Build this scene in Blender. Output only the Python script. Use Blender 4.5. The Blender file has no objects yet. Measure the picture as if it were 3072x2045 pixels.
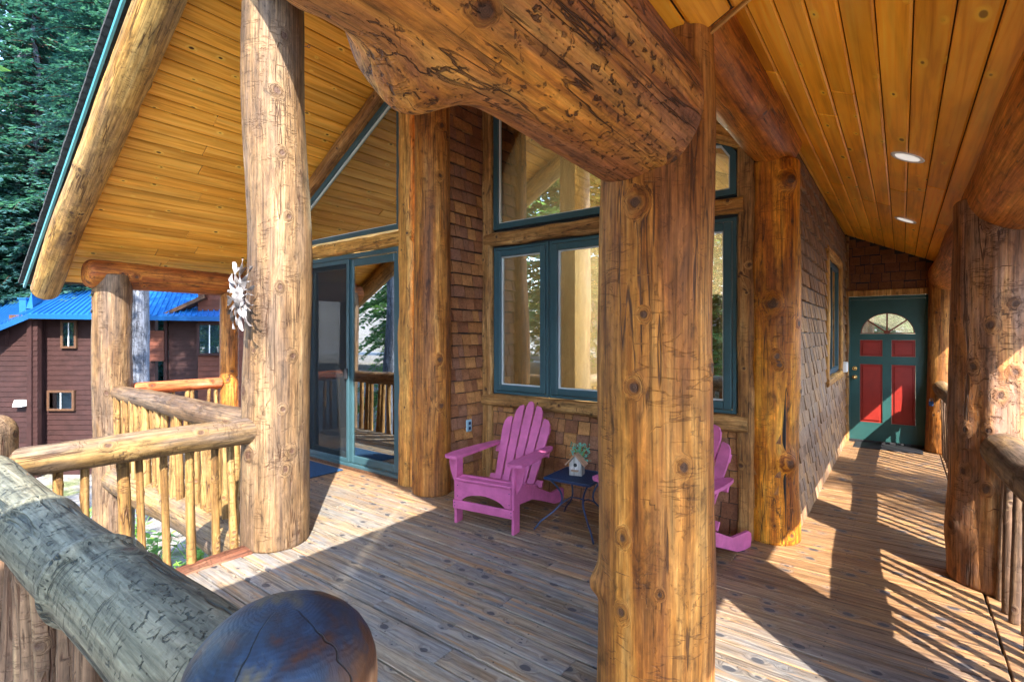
import bpy, math, random
import numpy as np
from mathutils import Vector, Matrix, Quaternion
R = math.radians
PI = math.pi
random.seed(7)
S = bpy.context.scene
COL = S.collection

# ------------------------------------------------------------------ camera, sky, sun, exposure
YAW = R(37.28)
cam_d = bpy.data.cameras.new('camera'); cam = bpy.data.objects.new('camera', cam_d); COL.objects.link(cam)
cam_d.sensor_width = 36; cam_d.lens = 17.99; cam_d.shift_y = -0.0059
cam_d.clip_start = 0.05; cam_d.clip_end = 2000
cam.location = (0, 0, 1.51); cam.rotation_euler = (R(90), 0, YAW)
S.camera = cam

SUN_AZ = (0.772, -0.636); SUN_EL = R(41.5)
w = bpy.data.worlds.new('World'); S.world = w; w.use_nodes = True
wn = w.node_tree.nodes; wl = w.node_tree.links
bg = wn['Background']
sky = wn.new('ShaderNodeTexSky'); sky.sky_type = 'NISHITA'; sky.sun_disc = False
sky.sun_elevation = SUN_EL; sky.sun_rotation = math.atan2(SUN_AZ[0], SUN_AZ[1])
sky.air_density = 1.0; sky.dust_density = 0.6; sky.ozone_density = 1.2
wl.new(sky.outputs[0], bg.inputs[0]); bg.inputs[1].default_value = 0.15
sd = bpy.data.lights.new('sun', 'SUN'); sd.energy = 2.0; sd.angle = R(0.5); sd.color = (1.0, 0.93, 0.82)
sun = bpy.data.objects.new('sun', sd); COL.objects.link(sun)
sdir = Vector((SUN_AZ[0]*math.cos(SUN_EL), SUN_AZ[1]*math.cos(SUN_EL), math.sin(SUN_EL)))
sun.rotation_euler = sdir.to_track_quat('Z', 'Y').to_euler(); sun.location = (6, -6, 12)
S.view_settings.view_transform = 'Standard'; S.view_settings.look = 'None'
S.view_settings.gamma = 1; S.view_settings.exposure = 3.42
S.view_settings.use_curve_mapping = False
S.cycles.max_bounces = 10; S.cycles.diffuse_bounces = 6; S.cycles.glossy_bounces = 4
S.cycles.transparent_max_bounces = 12; S.cycles.use_denoising = True
S.cycles.sample_clamp_indirect = 8; S.cycles.caustics_reflective = False; S.cycles.caustics_refractive = False

# ------------------------------------------------------------------ node helpers
class NT:
    def __init__(s, name):
        s.m = bpy.data.materials.new(name); s.m.use_nodes = True
        s.t = s.m.node_tree; s.t.nodes.clear()
        s.out = s.t.nodes.new('ShaderNodeOutputMaterial')
    def n(s, typ, props=None, **inp):
        nd = s.t.nodes.new('ShaderNode' + typ)
        for k, v in (props or {}).items(): setattr(nd, k, v)
        for k, v in inp.items():
            key = int(k[1:]) if k[0] == 'i' and k[1:].isdigit() else k.replace('_', ' ')
            s.set(nd.inputs[key], v)
        return nd
    def set(s, sock, v):
        if isinstance(v, bpy.types.NodeSocket): s.t.links.new(v, sock)
        elif isinstance(v, bpy.types.Node): s.t.links.new(v.outputs[0], sock)
        elif isinstance(v, (tuple, list)) and len(v) == 3 and sock.type == 'RGBA': sock.default_value = (*v, 1)
        else: sock.default_value = v
    def math(s, op, a, b=0.0, c=0.0, clamp=False):
        nd = s.t.nodes.new('ShaderNodeMath'); nd.operation = op; nd.use_clamp = clamp
        s.set(nd.inputs[0], a); s.set(nd.inputs[1], b); s.set(nd.inputs[2], c); return nd.outputs[0]
    def vmath(s, op, a, b=(0, 0, 0)):
        nd = s.t.nodes.new('ShaderNodeVectorMath'); nd.operation = op
        s.set(nd.inputs[0], a); s.set(nd.inputs[1], b); return nd.outputs[0]
    def noise(s, vec, scale=(1, 1, 1), detail=4, rough=0.55, dist=0.0, sc=1.0):
        v = s.vmath('MULTIPLY', vec, scale)
        nd = s.n('TexNoise', None, Vector=v, Scale=sc, Detail=float(detail), Roughness=rough, Distortion=dist)
        return nd.outputs['Fac']
    def ramp(s, fac, stops, interp='LINEAR'):
        nd = s.t.nodes.new('ShaderNodeValToRGB'); cr = nd.color_ramp; cr.interpolation = interp
        while len(cr.elements) < len(stops): cr.elements.new(0.5)
        for e, (p, c) in zip(cr.elements, stops):
            e.position = p; e.color = (*c, 1) if not isinstance(c, (int, float)) else (c, c, c, 1)
        s.set(nd.inputs[0], fac); return nd.outputs[0]
    def mix(s, fac, a, b, mode='MIX'):
        nd = s.t.nodes.new('ShaderNodeMix'); nd.data_type = 'RGBA'; nd.blend_type = mode
        s.set(nd.inputs[0], fac); s.set(nd.inputs[6], a); s.set(nd.inputs[7], b); return nd.outputs[2]
    def sstep(s, v, a, b, x=0.0, y=1.0):
        nd = s.t.nodes.new('ShaderNodeMapRange'); nd.interpolation_type = 'SMOOTHSTEP'
        s.set(nd.inputs[0], v); s.set(nd.inputs[1], a); s.set(nd.inputs[2], b); s.set(nd.inputs[3], x); s.set(nd.inputs[4], y)
        return nd.outputs[0]
    def bsdf(s, col, rough=0.6, bump=None, bstr=0.5, bdist=0.01, spec=0.35, **kw):
        b = s.n('BsdfPrincipled', None, Base_Color=col, Roughness=rough)
        s.set(b.inputs['Specular IOR Level'], spec)
        for k, v in kw.items(): s.set(b.inputs[k.replace('_', ' ')], v)
        if bump is not None:
            bn = s.n('Bump', None, Height=bump, Strength=bstr, Distance=bdist)
            s.t.links.new(bn.outputs[0], b.inputs['Normal'])
        s.t.links.new(b.outputs[0], s.out.inputs[0]); return b
    def objco(s, amp=30.0):
        tc = s.t.nodes.new('ShaderNodeTexCoord'); oi = s.t.nodes.new('ShaderNodeObjectInfo')
        rnd = oi.outputs['Random']
        off = s.n('CombineXYZ', None, X=s.math('MULTIPLY', rnd, amp), Y=s.math('MULTIPLY', rnd, amp*1.7), Z=s.math('MULTIPLY', rnd, amp*2.3))
        return s.vmath('ADD', tc.outputs['Object'], off.outputs[0]), rnd, tc

def log_mat(name, cols, dark=(0.055, 0.022, 0.010), grey=None, greyamt=0.0, cracks=1.0, cross=1.0, patch=0.5, rough=0.62, fleck=0.0, knotc=(0.045, 0.022, 0.014), spec=0.3, bstr=0.7, cw=1.0):
    t = NT(name); co, rnd, tc = t.objco()
    att = t.n('Attribute', {'attribute_name': 'kn'})
    sep = t.n('SeparateXYZ', None, Vector=att.outputs['Vector'])
    wob = t.noise(co, (25, 25, 25), 2)
    kd = t.math('SQRT', t.math('ADD', t.math('POWER', sep.outputs[0], 2.0), t.math('POWER', sep.outputs[1], 2.0)))
    kd = t.math('ADD', kd, t.math('MULTIPLY', t.math('SUBTRACT', wob, 0.5), 1.3))
    near = t.sstep(kd, 0.6, 2.4, 1.0, 0.0)
    flow = t.math('MULTIPLY', near, 0.11)
    cof = t.vmath('ADD', co, t.n('CombineXYZ', None, X=flow, Y=flow, Z=t.math('MULTIPLY', near, 0.02)).outputs[0])
    g1 = t.noise(cof, (10, 10, 0.9), 7, 0.68, 0.5)
    base = t.ramp(g1, [(0.30, cols[0]), (0.45, cols[1]), (0.56, cols[2]), (0.70, cols[3])])
    bl = t.noise(co, (2.6, 2.6, 1.3), 4, 0.6, 0.5)
    base = t.mix(t.math('MULTIPLY', t.sstep(bl, 0.50, 0.68), patch), base, t.mix(0.6, dark, cols[0]))
    if grey:
        gm = t.noise(co, (5, 5, 0.9), 5, 0.65, 0.3)
        base = t.mix(t.math('MULTIPLY', t.sstep(gm, 0.40, 0.62), greyamt), base, grey)
    fg = t.noise(cof, (75, 75, 2.2), 4, 0.7)
    base = t.mix(1.0, base, t.ramp(fg, [(0.32, 0.42), (0.5, 1.0), (0.70, 1.45)]), 'MULTIPLY')
    mott = t.noise(co, (16, 16, 7), 5, 0.7, 0.6)
    base = t.mix(1.0, base, t.ramp(mott, [(0.32, 0.42), (0.44, 0.90), (0.56, 1.06), (0.70, 1.50)]), 'MULTIPLY')
    # drying checks along the grain
    c1 = t.noise(cof, (8.5, 8.5, 0.42), 4, 0.55, 0.15)
    c1m = t.noise(co, (5, 5, 2.0), 2)
    ck = t.math('MULTIPLY', t.sstep(t.math('ABSOLUTE', t.math('SUBTRACT', c1, 0.5)), 0.0015*cw, 0.0085*cw, 1.0, 0.0), t.sstep(c1m, 0.38, 0.50))
    ck = t.math('MULTIPLY', ck, cracks)
    # short cross marks left by the drawknife
    c2 = t.noise(co, (5, 5, 26), 3, 0.5, 0.25)
    c2m = t.noise(co, (7, 7, 4), 2)
    cx = t.math('MULTIPLY', t.sstep(t.math('ABSOLUTE', t.math('SUBTRACT', c2, 0.5)), 0.004, 0.018, 1.0, 0.0), t.sstep(c2m, 0.50, 0.60))
    cx = t.math('MULTIPLY', cx, 0.55 * cross)
    lines = t.math('MAXIMUM', ck, cx)
    if fleck > 0:
        f1 = t.noise(co, (46, 46, 30), 3, 0.65, 0.7)
        fm = t.noise(co, (4.5, 4.5, 2), 4)
        fl = t.math('MULTIPLY', t.sstep(f1, 0.58, 0.66), t.sstep(fm, 0.32 if fleck >= 1 else 0.44, 0.48 if fleck >= 1 else 0.60))
        lines = t.math('MAXIMUM', lines, t.math('MULTIPLY', fl, fleck))
    base = t.mix(t.math('MULTIPLY', lines, 0.85), base, dark)
    kcore = t.math('MULTIPLY', t.sstep(kd, 0.45, 1.0, 1.0, 0.0), 0.9)
    kring = t.math('MULTIPLY', t.sstep(kd, 1.0, 1.15), t.sstep(kd, 1.25, 1.9, 1.0, 0.0))
    base = t.mix(t.math('MULTIPLY', t.sstep(kd, 0.9, 1.9, 1.0, 0.0), 0.45), base, tuple(c*0.60 for c in cols[1]))
    rings = t.math('SINE', t.math('MULTIPLY', kd, 22.0))
    kcol = t.mix(t.sstep(rings, -0.6, 0.8), knotc, tuple(min(1, c*1.8) for c in knotc))
    base = t.mix(kcore, base, kcol)
    h = t.math('ADD', t.math('MULTIPLY', fg, 0.25), t.math('MULTIPLY', mott, 0.5))
    h = t.math('ADD', h, t.math('MULTIPLY', g1, 0.5))
    h = t.math('SUBTRACT', h, t.math('MULTIPLY', lines, 0.7))
    h = t.math('SUBTRACT', h, t.math('MULTIPLY', kcore, 0.5))
    t.bsdf(base, t.ramp(fg, [(0.3, rough+0.1), (0.7, rough-0.08)]), h, bstr, 0.012, spec)
    return t.m

M = {}
M['log_pale'] = log_mat('pale_peeled_log', [(0.055, 0.027, 0.012), (0.130, 0.074, 0.034), (0.19, 0.115, 0.055), (0.265, 0.180, 0.096)], grey=(0.092, 0.064, 0.048), greyamt=0.65, patch=0.70, fleck=0.25, bstr=0.9)
M['log_brown'] = log_mat('brown_peeled_log', [(0.10, 0.027, 0.005), (0.27, 0.090, 0.013), (0.41, 0.165, 0.028), (0.55, 0.28, 0.075)], grey=(0.19, 0.095, 0.045), greyamt=0.35, patch=0.40, fleck=0.40, cw=1.3)
M['log_orange'] = log_mat('orange_stained_log', [(0.13, 0.030, 0.004), (0.38, 0.115, 0.010), (0.60, 0.230, 0.018), (0.76, 0.40, 0.060)], patch=0.45, fleck=0.5, rough=0.52)
M['log_beam'] = log_mat('rough_hewn_beam', [(0.10, 0.026, 0.006), (0.29, 0.095, 0.016), (0.46, 0.185, 0.026), (0.62, 0.33, 0.07)], grey=(0.21, 0.092, 0.052), greyamt=0.55, patch=0.35, fleck=1.0, rough=0.6, bstr=1.3, cross=0.5)
M['log_smooth'] = log_mat('smooth_stained_beam', [(0.20, 0.050, 0.006), (0.38, 0.11, 0.011), (0.48, 0.165, 0.018), (0.56, 0.24, 0.045)], patch=0.35, fleck=0.15, rough=0.45, bstr=0.4, cross=0.4)
M['log_grey'] = log_mat('weathered_grey_rail', [(0.042, 0.042, 0.030), (0.100, 0.098, 0.070), (0.155, 0.148, 0.102), (0.225, 0.200, 0.135)], dark=(0.02, 0.025, 0.02), patch=0.12, fleck=1.1, rough=0.62, cracks=1.3, cross=1.5, cw=2.2, bstr=1.0)
M['log_tan'] = log_mat('sunbleached_rail', [(0.09, 0.046, 0.014), (0.18, 0.105, 0.036), (0.25, 0.155, 0.056), (0.33, 0.225, 0.095)], grey=(0.105, 0.080, 0.068), greyamt=0.80, patch=0.5, fleck=0.5, cw=1.6)
M['log_red'] = log_mat('red_stained_rail', [(0.20, 0.04, 0.012), (0.33, 0.075, 0.022), (0.42, 0.12, 0.045), (0.50, 0.24, 0.14)], patch=0.2, cross=0.4)
M['log_plate'] = log_mat('red_brown_plate_log', [(0.10, 0.026, 0.008), (0.24, 0.062, 0.012), (0.36, 0.12, 0.018), (0.46, 0.20, 0.035)], patch=0.6, fleck=0.3)
M['log_gold'] = log_mat('golden_barge_log', [(0.16, 0.075, 0.018), (0.33, 0.175, 0.045), (0.44, 0.26, 0.075), (0.52, 0.35, 0.13)], grey=(0.15, 0.105, 0.07), greyamt=0.5, patch=0.5, fleck=0.5)
M['log_burly'] = log_mat('greying_burly_log', [(0.10, 0.034, 0.010), (0.24, 0.090, 0.022), (0.36, 0.155, 0.042), (0.50, 0.28, 0.11)], grey=(0.20, 0.135, 0.11), greyamt=0.65, patch=0.45, fleck=0.6, cw=1.6, bstr=1.0)
M['log_rim'] = log_mat('dark_red_rim_log', [(0.03, 0.011, 0.006), (0.07, 0.024, 0.013), (0.11, 0.042, 0.024), (0.17, 0.085, 0.05)])
M['pole'] = log_mat('pale_pole', [(0.10, 0.046, 0.013), (0.21, 0.115, 0.036), (0.28, 0.170, 0.060), (0.33, 0.225, 0.105)], patch=0.35, fleck=0.2, knotc=(0.10, 0.05, 0.025))
M['pole_dark'] = log_mat('dark_pole', [(0.055, 0.030, 0.018), (0.12, 0.068, 0.040), (0.19, 0.115, 0.065), (0.28, 0.19, 0.10)], patch=0.5, fleck=0.4)
M['trim'] = log_mat('orange_trim_wood', [(0.26, 0.10, 0.022), (0.42, 0.19, 0.04), (0.52, 0.27, 0.065), (0.58, 0.36, 0.13)], patch=0.18, fleck=0.2, cross=0.5, bstr=0.4)
M['trim_brown'] = log_mat('brown_trim_wood', [(0.12, 0.045, 0.014), (0.27, 0.125, 0.036), (0.38, 0.20, 0.066), (0.50, 0.31, 0.13)], patch=0.4, fleck=0.4, bstr=0.6)
M['bark'] = log_mat('grey_bark', [(0.035, 0.040, 0.052), (0.075, 0.083, 0.105), (0.12, 0.13, 0.16), (0.19, 0.205, 0.24)], dark=(0.02, 0.02, 0.028), patch=0.4, fleck=1.0, rough=0.85, bstr=1.2)

def dome_mat():
    t = NT('dark_end_grain'); tc = t.t.nodes.new('ShaderNodeTexCoord'); co = tc.outputs['Object']
    sp = t.n('SeparateXYZ', None, Vector=co)
    wob = t.noise(co, (7, 7, 7), 3)
    d = t.math('SQRT', t.math('ADD', t.math('POWER', sp.outputs[0], 2.0), t.math('POWER', sp.outputs[1], 2.0)))
    d2 = t.math('ADD', d, t.math('MULTIPLY', wob, 0.05))
    rg = t.math('SINE', t.math('MULTIPLY', d2, 900.0))
    big = t.noise(co, (6, 6, 6), 4, 0.6, 0.4)
    c = t.ramp(big, [(0.36, (0.085, 0.080, 0.060)), (0.44, (0.018, 0.040, 0.085)), (0.53, (0.016, 0.022, 0.040)), (0.60, (0.045, 0.020, 0.014)), (0.70, (0.10, 0.038, 0.014))])  # the blues put a reflection of the sky into the wood colour
    c = t.mix(1.0, c, t.ramp(rg, [(0.0, 0.93), (0.6, 1.0), (1.0, 1.06)]), 'MULTIPLY')
    fl = t.sstep(t.noise(co, (45, 45, 45), 4, 0.7, 1.0), 0.56, 0.64)
    side = t.sstep(sp.outputs[2], t.math('ADD', 0.915, t.math('MULTIPLY', wob, 0.06)), t.math('ADD', 0.940, t.math('MULTIPLY', wob, 0.06)))
    g1 = t.noise(co, (16, 16, 1.2), 6, 0.65, 0.4)
    sidec = t.ramp(g1, [(0.3, (0.07, 0.028, 0.012)), (0.5, (0.22, 0.10, 0.045)), (0.65, (0.36, 0.20, 0.10))])
    c = t.mix(t.math('MULTIPLY', fl, 0.5), c, (0.015, 0.018, 0.03))
    ang = t.math('ARCTAN2', sp.outputs[1], sp.outputs[0])
    ck = t.math('ABSOLUTE', t.math('SINE', t.math('ADD', t.math('MULTIPLY', ang, 2.5), t.math('MULTIPLY', wob, 2.2))))
    ck = t.math('MULTIPLY', t.sstep(t.math('MULTIPLY', ck, t.math('ADD', d, 0.01)), 0.0012, 0.0045, 1.0, 0.0), t.sstep(d, 0.02, 0.05))
    c = t.mix(t.math('MULTIPLY', ck, 0.85), c, (0.008, 0.008, 0.01))
    c = t.mix(side, sidec, c)
    h = t.math('SUBTRACT', t.math('ADD', t.math('MULTIPLY', rg, 0.012), t.math('MULTIPLY', g1, 0.5)), ck)
    t.bsdf(c, t.ramp(big, [(0.3, 0.65), (0.7, 0.42)]), h, 0.8, 0.010, 0.35); return t.m
M['dome'] = dome_mat()

def plank_mat(name, cols, warm, rough=0.4, gloss=0.4, knot=0.014, kd=3.2):
    # local x runs along the plank
    t = NT(name); co, rnd, tc = t.objco(40)
    v = t.vmath('MULTIPLY', co, (kd, 7.0, 0))
    vo = t.n('TexVoronoi', {'voronoi_dimensions': '2D'}, Vector=v, Scale=1.0)
    dist = vo.outputs['Distance']; vc = t.n('SeparateXYZ', None, Vector=vo.outputs['Color'])
    ks = t.math('MULTIPLY', t.math('POWER', t.sstep(vc.outputs[0], 0.35, 1.0), 1.8), 0.105)
    kk = t.math('SUBTRACT', dist, ks)
    core = t.math('MULTIPLY', t.sstep(kk, -0.04, 0.0, 1.0, 0.0), t.sstep(ks, 0.0, 0.02))
    halo = t.math('MULTIPLY', t.sstep(kk, 0.0, 0.12, 1.0, 0.0), t.sstep(ks, 0.0, 0.02))
    fl = t.math('MULTIPLY', halo, 0.03)
    cf = t.vmath('ADD', co, t.n('CombineXYZ', None, X=0.0, Y=fl, Z=0.0).outputs[0])
    g = t.noise(cf, (0.9, 26, 26), 5, 0.6, 0.9)
    c = t.ramp(g, [(0.30, cols[0]), (0.5, cols[1]), (0.72, cols[2])])
    bl = t.noise(co, (1.2, 4, 4), 3, 0.6)
    c = t.mix(1.0, c, t.ramp(bl, [(0.3, 0.8), (0.5, 1.0), (0.75, 1.15)]), 'MULTIPLY')
    c = t.mix(1.0, c, t.ramp(rnd, [(0.0, warm[0]), (0.5, (1, 1, 1)), (1.0, warm[1])]), 'MULTIPLY')
    c = t.mix(t.math('MULTIPLY', halo, 0.35), c, tuple(min(1, x*1.5) for x in cols[2]))
    c = t.mix(t.math('MULTIPLY', core, t.sstep(vc.outputs[1], 0.1, 0.9, 0.7, 1.0)), c, (0.085, 0.028, 0.010))
    lt = t.noise(co, (0.5, 5, 5), 3, 0.6, 1.5); c = t.mix(1.0, c, t.ramp(lt, [(0.35, 0.80), (0.5, 1.0), (0.66, 1.12)]), 'MULTIPLY')
    h = t.math('SUBTRACT', t.math('MULTIPLY', g, 0.4), t.math('MULTIPLY', core, 0.5))
    t.bsdf(c, rough, h, 0.25, 0.004, gloss); return t.m
M['plank_left'] = plank_mat('golden_soffit_plank', [(0.58, 0.25, 0.022), (0.82, 0.41, 0.055), (0.88, 0.52, 0.11)], ((0.86, 0.80, 0.72), (1.08, 1.06, 1.05)), 0.45, 0.3, kd=4.0)
M['plank_right'] = plank_mat('varnished_ceiling_plank', [(0.66, 0.235, 0.010), (0.90, 0.385, 0.022), (0.94, 0.50, 0.055)], ((0.84, 0.78, 0.70), (1.08, 1.05, 1.05)), 0.38, 0.3)
M['plank_inside'] = plank_mat('pale_interior_plank', [(0.46, 0.32, 0.14), (0.60, 0.44, 0.22), (0.68, 0.52, 0.30)], ((0.9, 0.88, 0.85), (1.05, 1.05, 1.05)), 0.5, 0.3)

def deck_mat():
    t = NT('weathered_deck_board'); co, rnd, tc = t.objco(40)
    v = t.vmath('MULTIPLY', co, (6.2, 9.5, 0))
    vo = t.n('TexVoronoi', {'voronoi_dimensions': '2D'}, Vector=v, Scale=1.0)
    dist = vo.outputs['Distance']; vc = t.n('SeparateXYZ', None, Vector=vo.outputs['Color'])
    wob = t.math('MULTIPLY', t.math('SUBTRACT', t.noise(co, (40, 60, 1), 3), 0.5), 0.12)
    ks = t.math('MULTIPLY', t.math('POWER', t.sstep(vc.outputs[0], 0.30, 1.0), 1.6), 0.19)
    kk = t.math('ADD', t.math('SUBTRACT', dist, ks), wob)
    has = t.sstep(ks, 0.02, 0.05)
    core = t.math('MULTIPLY', t.sstep(kk, -0.03, 0.015, 1.0, 0.0), has)
    halo = t.math('MULTIPLY', t.sstep(kk, 0.0, 0.28, 1.0, 0.0), has)
    fl = t.math('MULTIPLY', halo, 0.035)
    cf = t.vmath('ADD', co, t.n('CombineXYZ', None, X=0.0, Y=fl, Z=0.0).outputs[0])
    g = t.noise(cf, (0.8, 30, 30), 6, 0.65, 1.2)
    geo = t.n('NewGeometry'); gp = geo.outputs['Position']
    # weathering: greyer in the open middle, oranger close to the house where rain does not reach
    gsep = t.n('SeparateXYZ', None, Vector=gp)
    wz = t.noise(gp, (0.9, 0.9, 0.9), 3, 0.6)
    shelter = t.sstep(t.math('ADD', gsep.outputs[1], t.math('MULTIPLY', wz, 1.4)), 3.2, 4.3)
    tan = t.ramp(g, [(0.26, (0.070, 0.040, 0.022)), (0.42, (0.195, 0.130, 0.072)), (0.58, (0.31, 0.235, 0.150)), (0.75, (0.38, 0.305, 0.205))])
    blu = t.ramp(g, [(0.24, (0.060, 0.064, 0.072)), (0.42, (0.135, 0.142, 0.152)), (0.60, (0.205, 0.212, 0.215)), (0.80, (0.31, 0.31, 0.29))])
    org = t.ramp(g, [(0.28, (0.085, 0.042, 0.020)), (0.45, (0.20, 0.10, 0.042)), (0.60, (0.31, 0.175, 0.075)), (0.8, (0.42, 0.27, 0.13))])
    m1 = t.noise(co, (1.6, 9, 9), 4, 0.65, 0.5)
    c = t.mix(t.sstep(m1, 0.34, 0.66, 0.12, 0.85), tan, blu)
    walk_shade = t.math('MULTIPLY', t.sstep(t.math('ADD', gsep.outputs[0], t.math('MULTIPLY', wz, 0.6)), -0.9, 0.1), t.sstep(gsep.outputs[1], 2.2, 3.4))  # shade of the walkway put into the board colour
    c = t.mix(t.math('MULTIPLY', walk_shade, 0.78), c, t.mix(1.0, c, (0.34, 0.29, 0.29), 'MULTIPLY'))
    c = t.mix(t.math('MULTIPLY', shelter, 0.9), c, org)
    m2 = t.noise(co, (1.1, 20, 20), 3, 0.5, 0.3)
    c = t.mix(t.math('MULTIPLY', t.sstep(m2, 0.57, 0.64), 0.6), c, (0.38, 0.20, 0.075))
    sp = t.noise(co, (9, 45, 45), 4, 0.7)
    c = t.mix(1.0, c, t.ramp(sp, [(0.3, 0.66), (0.5, 1.0), (0.7, 1.18)]), 'MULTIPLY')
    c = t.mix(1.0, c, t.ramp(rnd, [(0.0, 0.90), (1.0, 1.10)]), 'MULTIPLY')
    c = t.mix(t.math('MULTIPLY', halo, 0.35), c, (0.16, 0.15, 0.145))
    c = t.mix(t.math('MULTIPLY', core, 0.9), c, (0.035, 0.038, 0.048))
    cr = t.noise(cf, (0.5, 22, 22), 3, 0.5, 0.4)
    ck = t.sstep(t.math('ABSOLUTE', t.math('SUBTRACT', cr, 0.5)), 0.002, 0.012, 1.0, 0.0)
    c = t.mix(t.math('MULTIPLY', ck, 0.55), c, (0.05, 0.042, 0.035))
    sx = t.math('ABSOLUTE', t.math('SUBTRACT', t.math('MODULO', t.math('ADD', gsep.outputs[0], 60.0), 0.6), 0.3))
    sy = t.math('SUBTRACT', t.math('ABSOLUTE', t.math('SUBTRACT', t.math('MODULO', t.math('ADD', gsep.outputs[1], 15.0), 0.14), 0.07)), 0.042)
    sd_ = t.math('SQRT', t.math('ADD', t.math('POWER', sx, 2.0), t.math('POWER', sy, 2.0)))
    scr = t.sstep(sd_, 0.0035, 0.006, 1.0, 0.0)
    c = t.mix(t.math('MULTIPLY', scr, 0.9), c, (0.012, 0.012, 0.014))
    h = t.math('SUBTRACT', t.math('ADD', t.math('MULTIPLY', g, 0.8), t.math('MULTIPLY', sp, 0.3)), t.math('MULTIPLY', ck, 0.6))
    t.bsdf(c, t.ramp(g, [(0.3, 0.62), (0.7, 0.46)]), h, 0.8, 0.008, 0.4); return t.m
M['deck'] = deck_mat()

def shingle_mat(name, stops):
    t = NT(name); co, rnd, tc = t.objco(60)
    g = t.noise(co, (9, 9, 0.55), 5, 0.65, 0.2)
    c = t.ramp(rnd, stops)
    c = t.mix(1.0, c, t.ramp(g, [(0.28, 0.6), (0.5, 1.0), (0.75, 1.3)]), 'MULTIPLY')
    b = t.noise(co, (1.3, 1.3, 1.3), 3)
    c = t.mix(1.0, c, t.ramp(b, [(0.3, 0.78), (0.7, 1.18)]), 'MULTIPLY')
    t.bsdf(c, 0.7, g, 0.5, 0.01, 0.25); return t.m
M['shingle'] = shingle_mat('brown_cedar_shingle', [(0.0, (0.18, 0.070, 0.034)), (0.25, (0.28, 0.120, 0.052)), (0.5, (0.22, 0.105, 0.065)), (0.75, (0.33, 0.145, 0.050)), (1.0, (0.42, 0.20, 0.07))])
M['shingle_grey'] = shingle_mat('weathered_cedar_shingle', [(0.0, (0.18, 0.100, 0.054)), (0.3, (0.30, 0.165, 0.082)), (0.6, (0.25, 0.160, 0.105)), (1.0, (0.42, 0.22, 0.09))])
M['shingle_red'] = shingle_mat('dark_cedar_shingle', [(0.0, (0.15, 0.055, 0.022)), (0.4, (0.21, 0.085, 0.030)), (0.7, (0.17, 0.065, 0.03)), (1.0, (0.32, 0.15, 0.055))])

def paint(name, col, rough=0.4, var=0.12, spec=0.4, sc=6, **kw):
    t = NT(name); co, rnd, tc = t.objco(5)
    n = t.noise(co, (sc, sc, sc), 5, 0.65)
    c = t.mix(1.0, col, t.ramp(n, [(0.3, 1-var), (0.7, 1+var)]), 'MULTIPLY')
    t.bsdf(c, rough, n, 0.12, 0.003, spec, **kw); return t.m
M['magenta'] = paint('magenta_paint', (0.47, 0.105, 0.25), 0.5, 0.20, 0.35, 9)
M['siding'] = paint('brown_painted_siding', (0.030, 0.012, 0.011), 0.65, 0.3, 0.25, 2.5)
M['siding_lit'] = paint('sunlit_brown_siding', (0.095, 0.030, 0.018), 0.65, 0.3, 0.25, 2.5)  # the same brown siding with sunlight put into its colour
M['teal'] = paint('teal_painted_frame', (0.034, 0.082, 0.100), 0.42, 0.12)
M['teal_dark'] = paint('dark_green_door_paint', (0.020, 0.075, 0.072), 0.42, 0.12)
M['red_panel'] = paint('red_door_panel', (0.25, 0.018, 0.012), 0.45, 0.14)
M['red_line'] = paint('brown_red_muntin', (0.20, 0.055, 0.03), 0.5, 0.1)
M['iron'] = paint('blue_black_iron', (0.012, 0.032, 0.085), 0.35, 0.2, 0.4)
M['white'] = paint('white_plastic', (0.75, 0.75, 0.73), 0.35, 0.04)
M['groove'] = paint('dark_sheathing', (0.05, 0.018, 0.006), 0.8)
M['lens'] = paint('white_lamp_lens', (0.8, 0.8, 0.78), 0.4, 0.02, Emission_Strength=0.055, Emission_Color=(1, 0.97, 0.9, 1))  # faint emission given to the lens to brighten its white
M['outlet'] = paint('grey_outlet', (0.25, 0.40, 0.50), 0.4, 0.06)
M['brass'] = paint('brass', (0.75, 0.52, 0.20), 0.25, 0.08, 0.5, Metallic=1.0)
M['silver'] = paint('galvanised_metal', (0.20, 0.185, 0.185), 0.45, 0.35, 0.5, 25, Metallic=0.35)
M['black'] = paint('black_rubber', (0.015, 0.015, 0.018), 0.6, 0.2)
M['mat_blue'] = paint('blue_doormat', (0.022, 0.060, 0.13), 0.9, 0.35, 0.1, 60)
M['fascia'] = paint('teal_metal_fascia', (0.06, 0.25, 0.33), 0.35, 0.1)
M['roofing'] = paint('dark_roof_shingle', (0.045, 0.047, 0.05), 0.85, 0.4, 0.2, 30)
M['bluemetal'] = paint('blue_roof_metal', (0.010, 0.090, 0.28), 0.32, 0.14, 0.5, 1.5)
M['cream'] = paint('cream_interior_wall', (0.62, 0.52, 0.36), 0.8, 0.05)
M['cabinet'] = paint('oak_cabinet', (0.33, 0.19, 0.09), 0.45, 0.2)
M['sash_alu'] = paint('pale_window_spacer', (0.55, 0.58, 0.60), 0.3, 0.05, 0.5)
M['birdwood'] = log_mat('grey_birdhouse_wood', [(0.15, 0.13, 0.12), (0.26, 0.235, 0.22), (0.35, 0.33, 0.31), (0.46, 0.44, 0.42)], patch=0.1, cross=0.2, bstr=0.3)
M['birdroof'] = paint('brown_birdhouse_roof', (0.36, 0.22, 0.14), 0.6, 0.25, 0.3, 25)
M['leaf_teal'] = paint('blue_green_leaf', (0.13, 0.36, 0.27), 0.55, 0.35, 0.3, 40)
M['leaf_green'] = paint('bright_green_leaf', (0.13, 0.27, 0.035), 0.5, 0.3, 0.3, 20)
M['curtain'] = paint('pale_curtain', (0.16, 0.24, 0.34), 0.8, 0.3)
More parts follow.
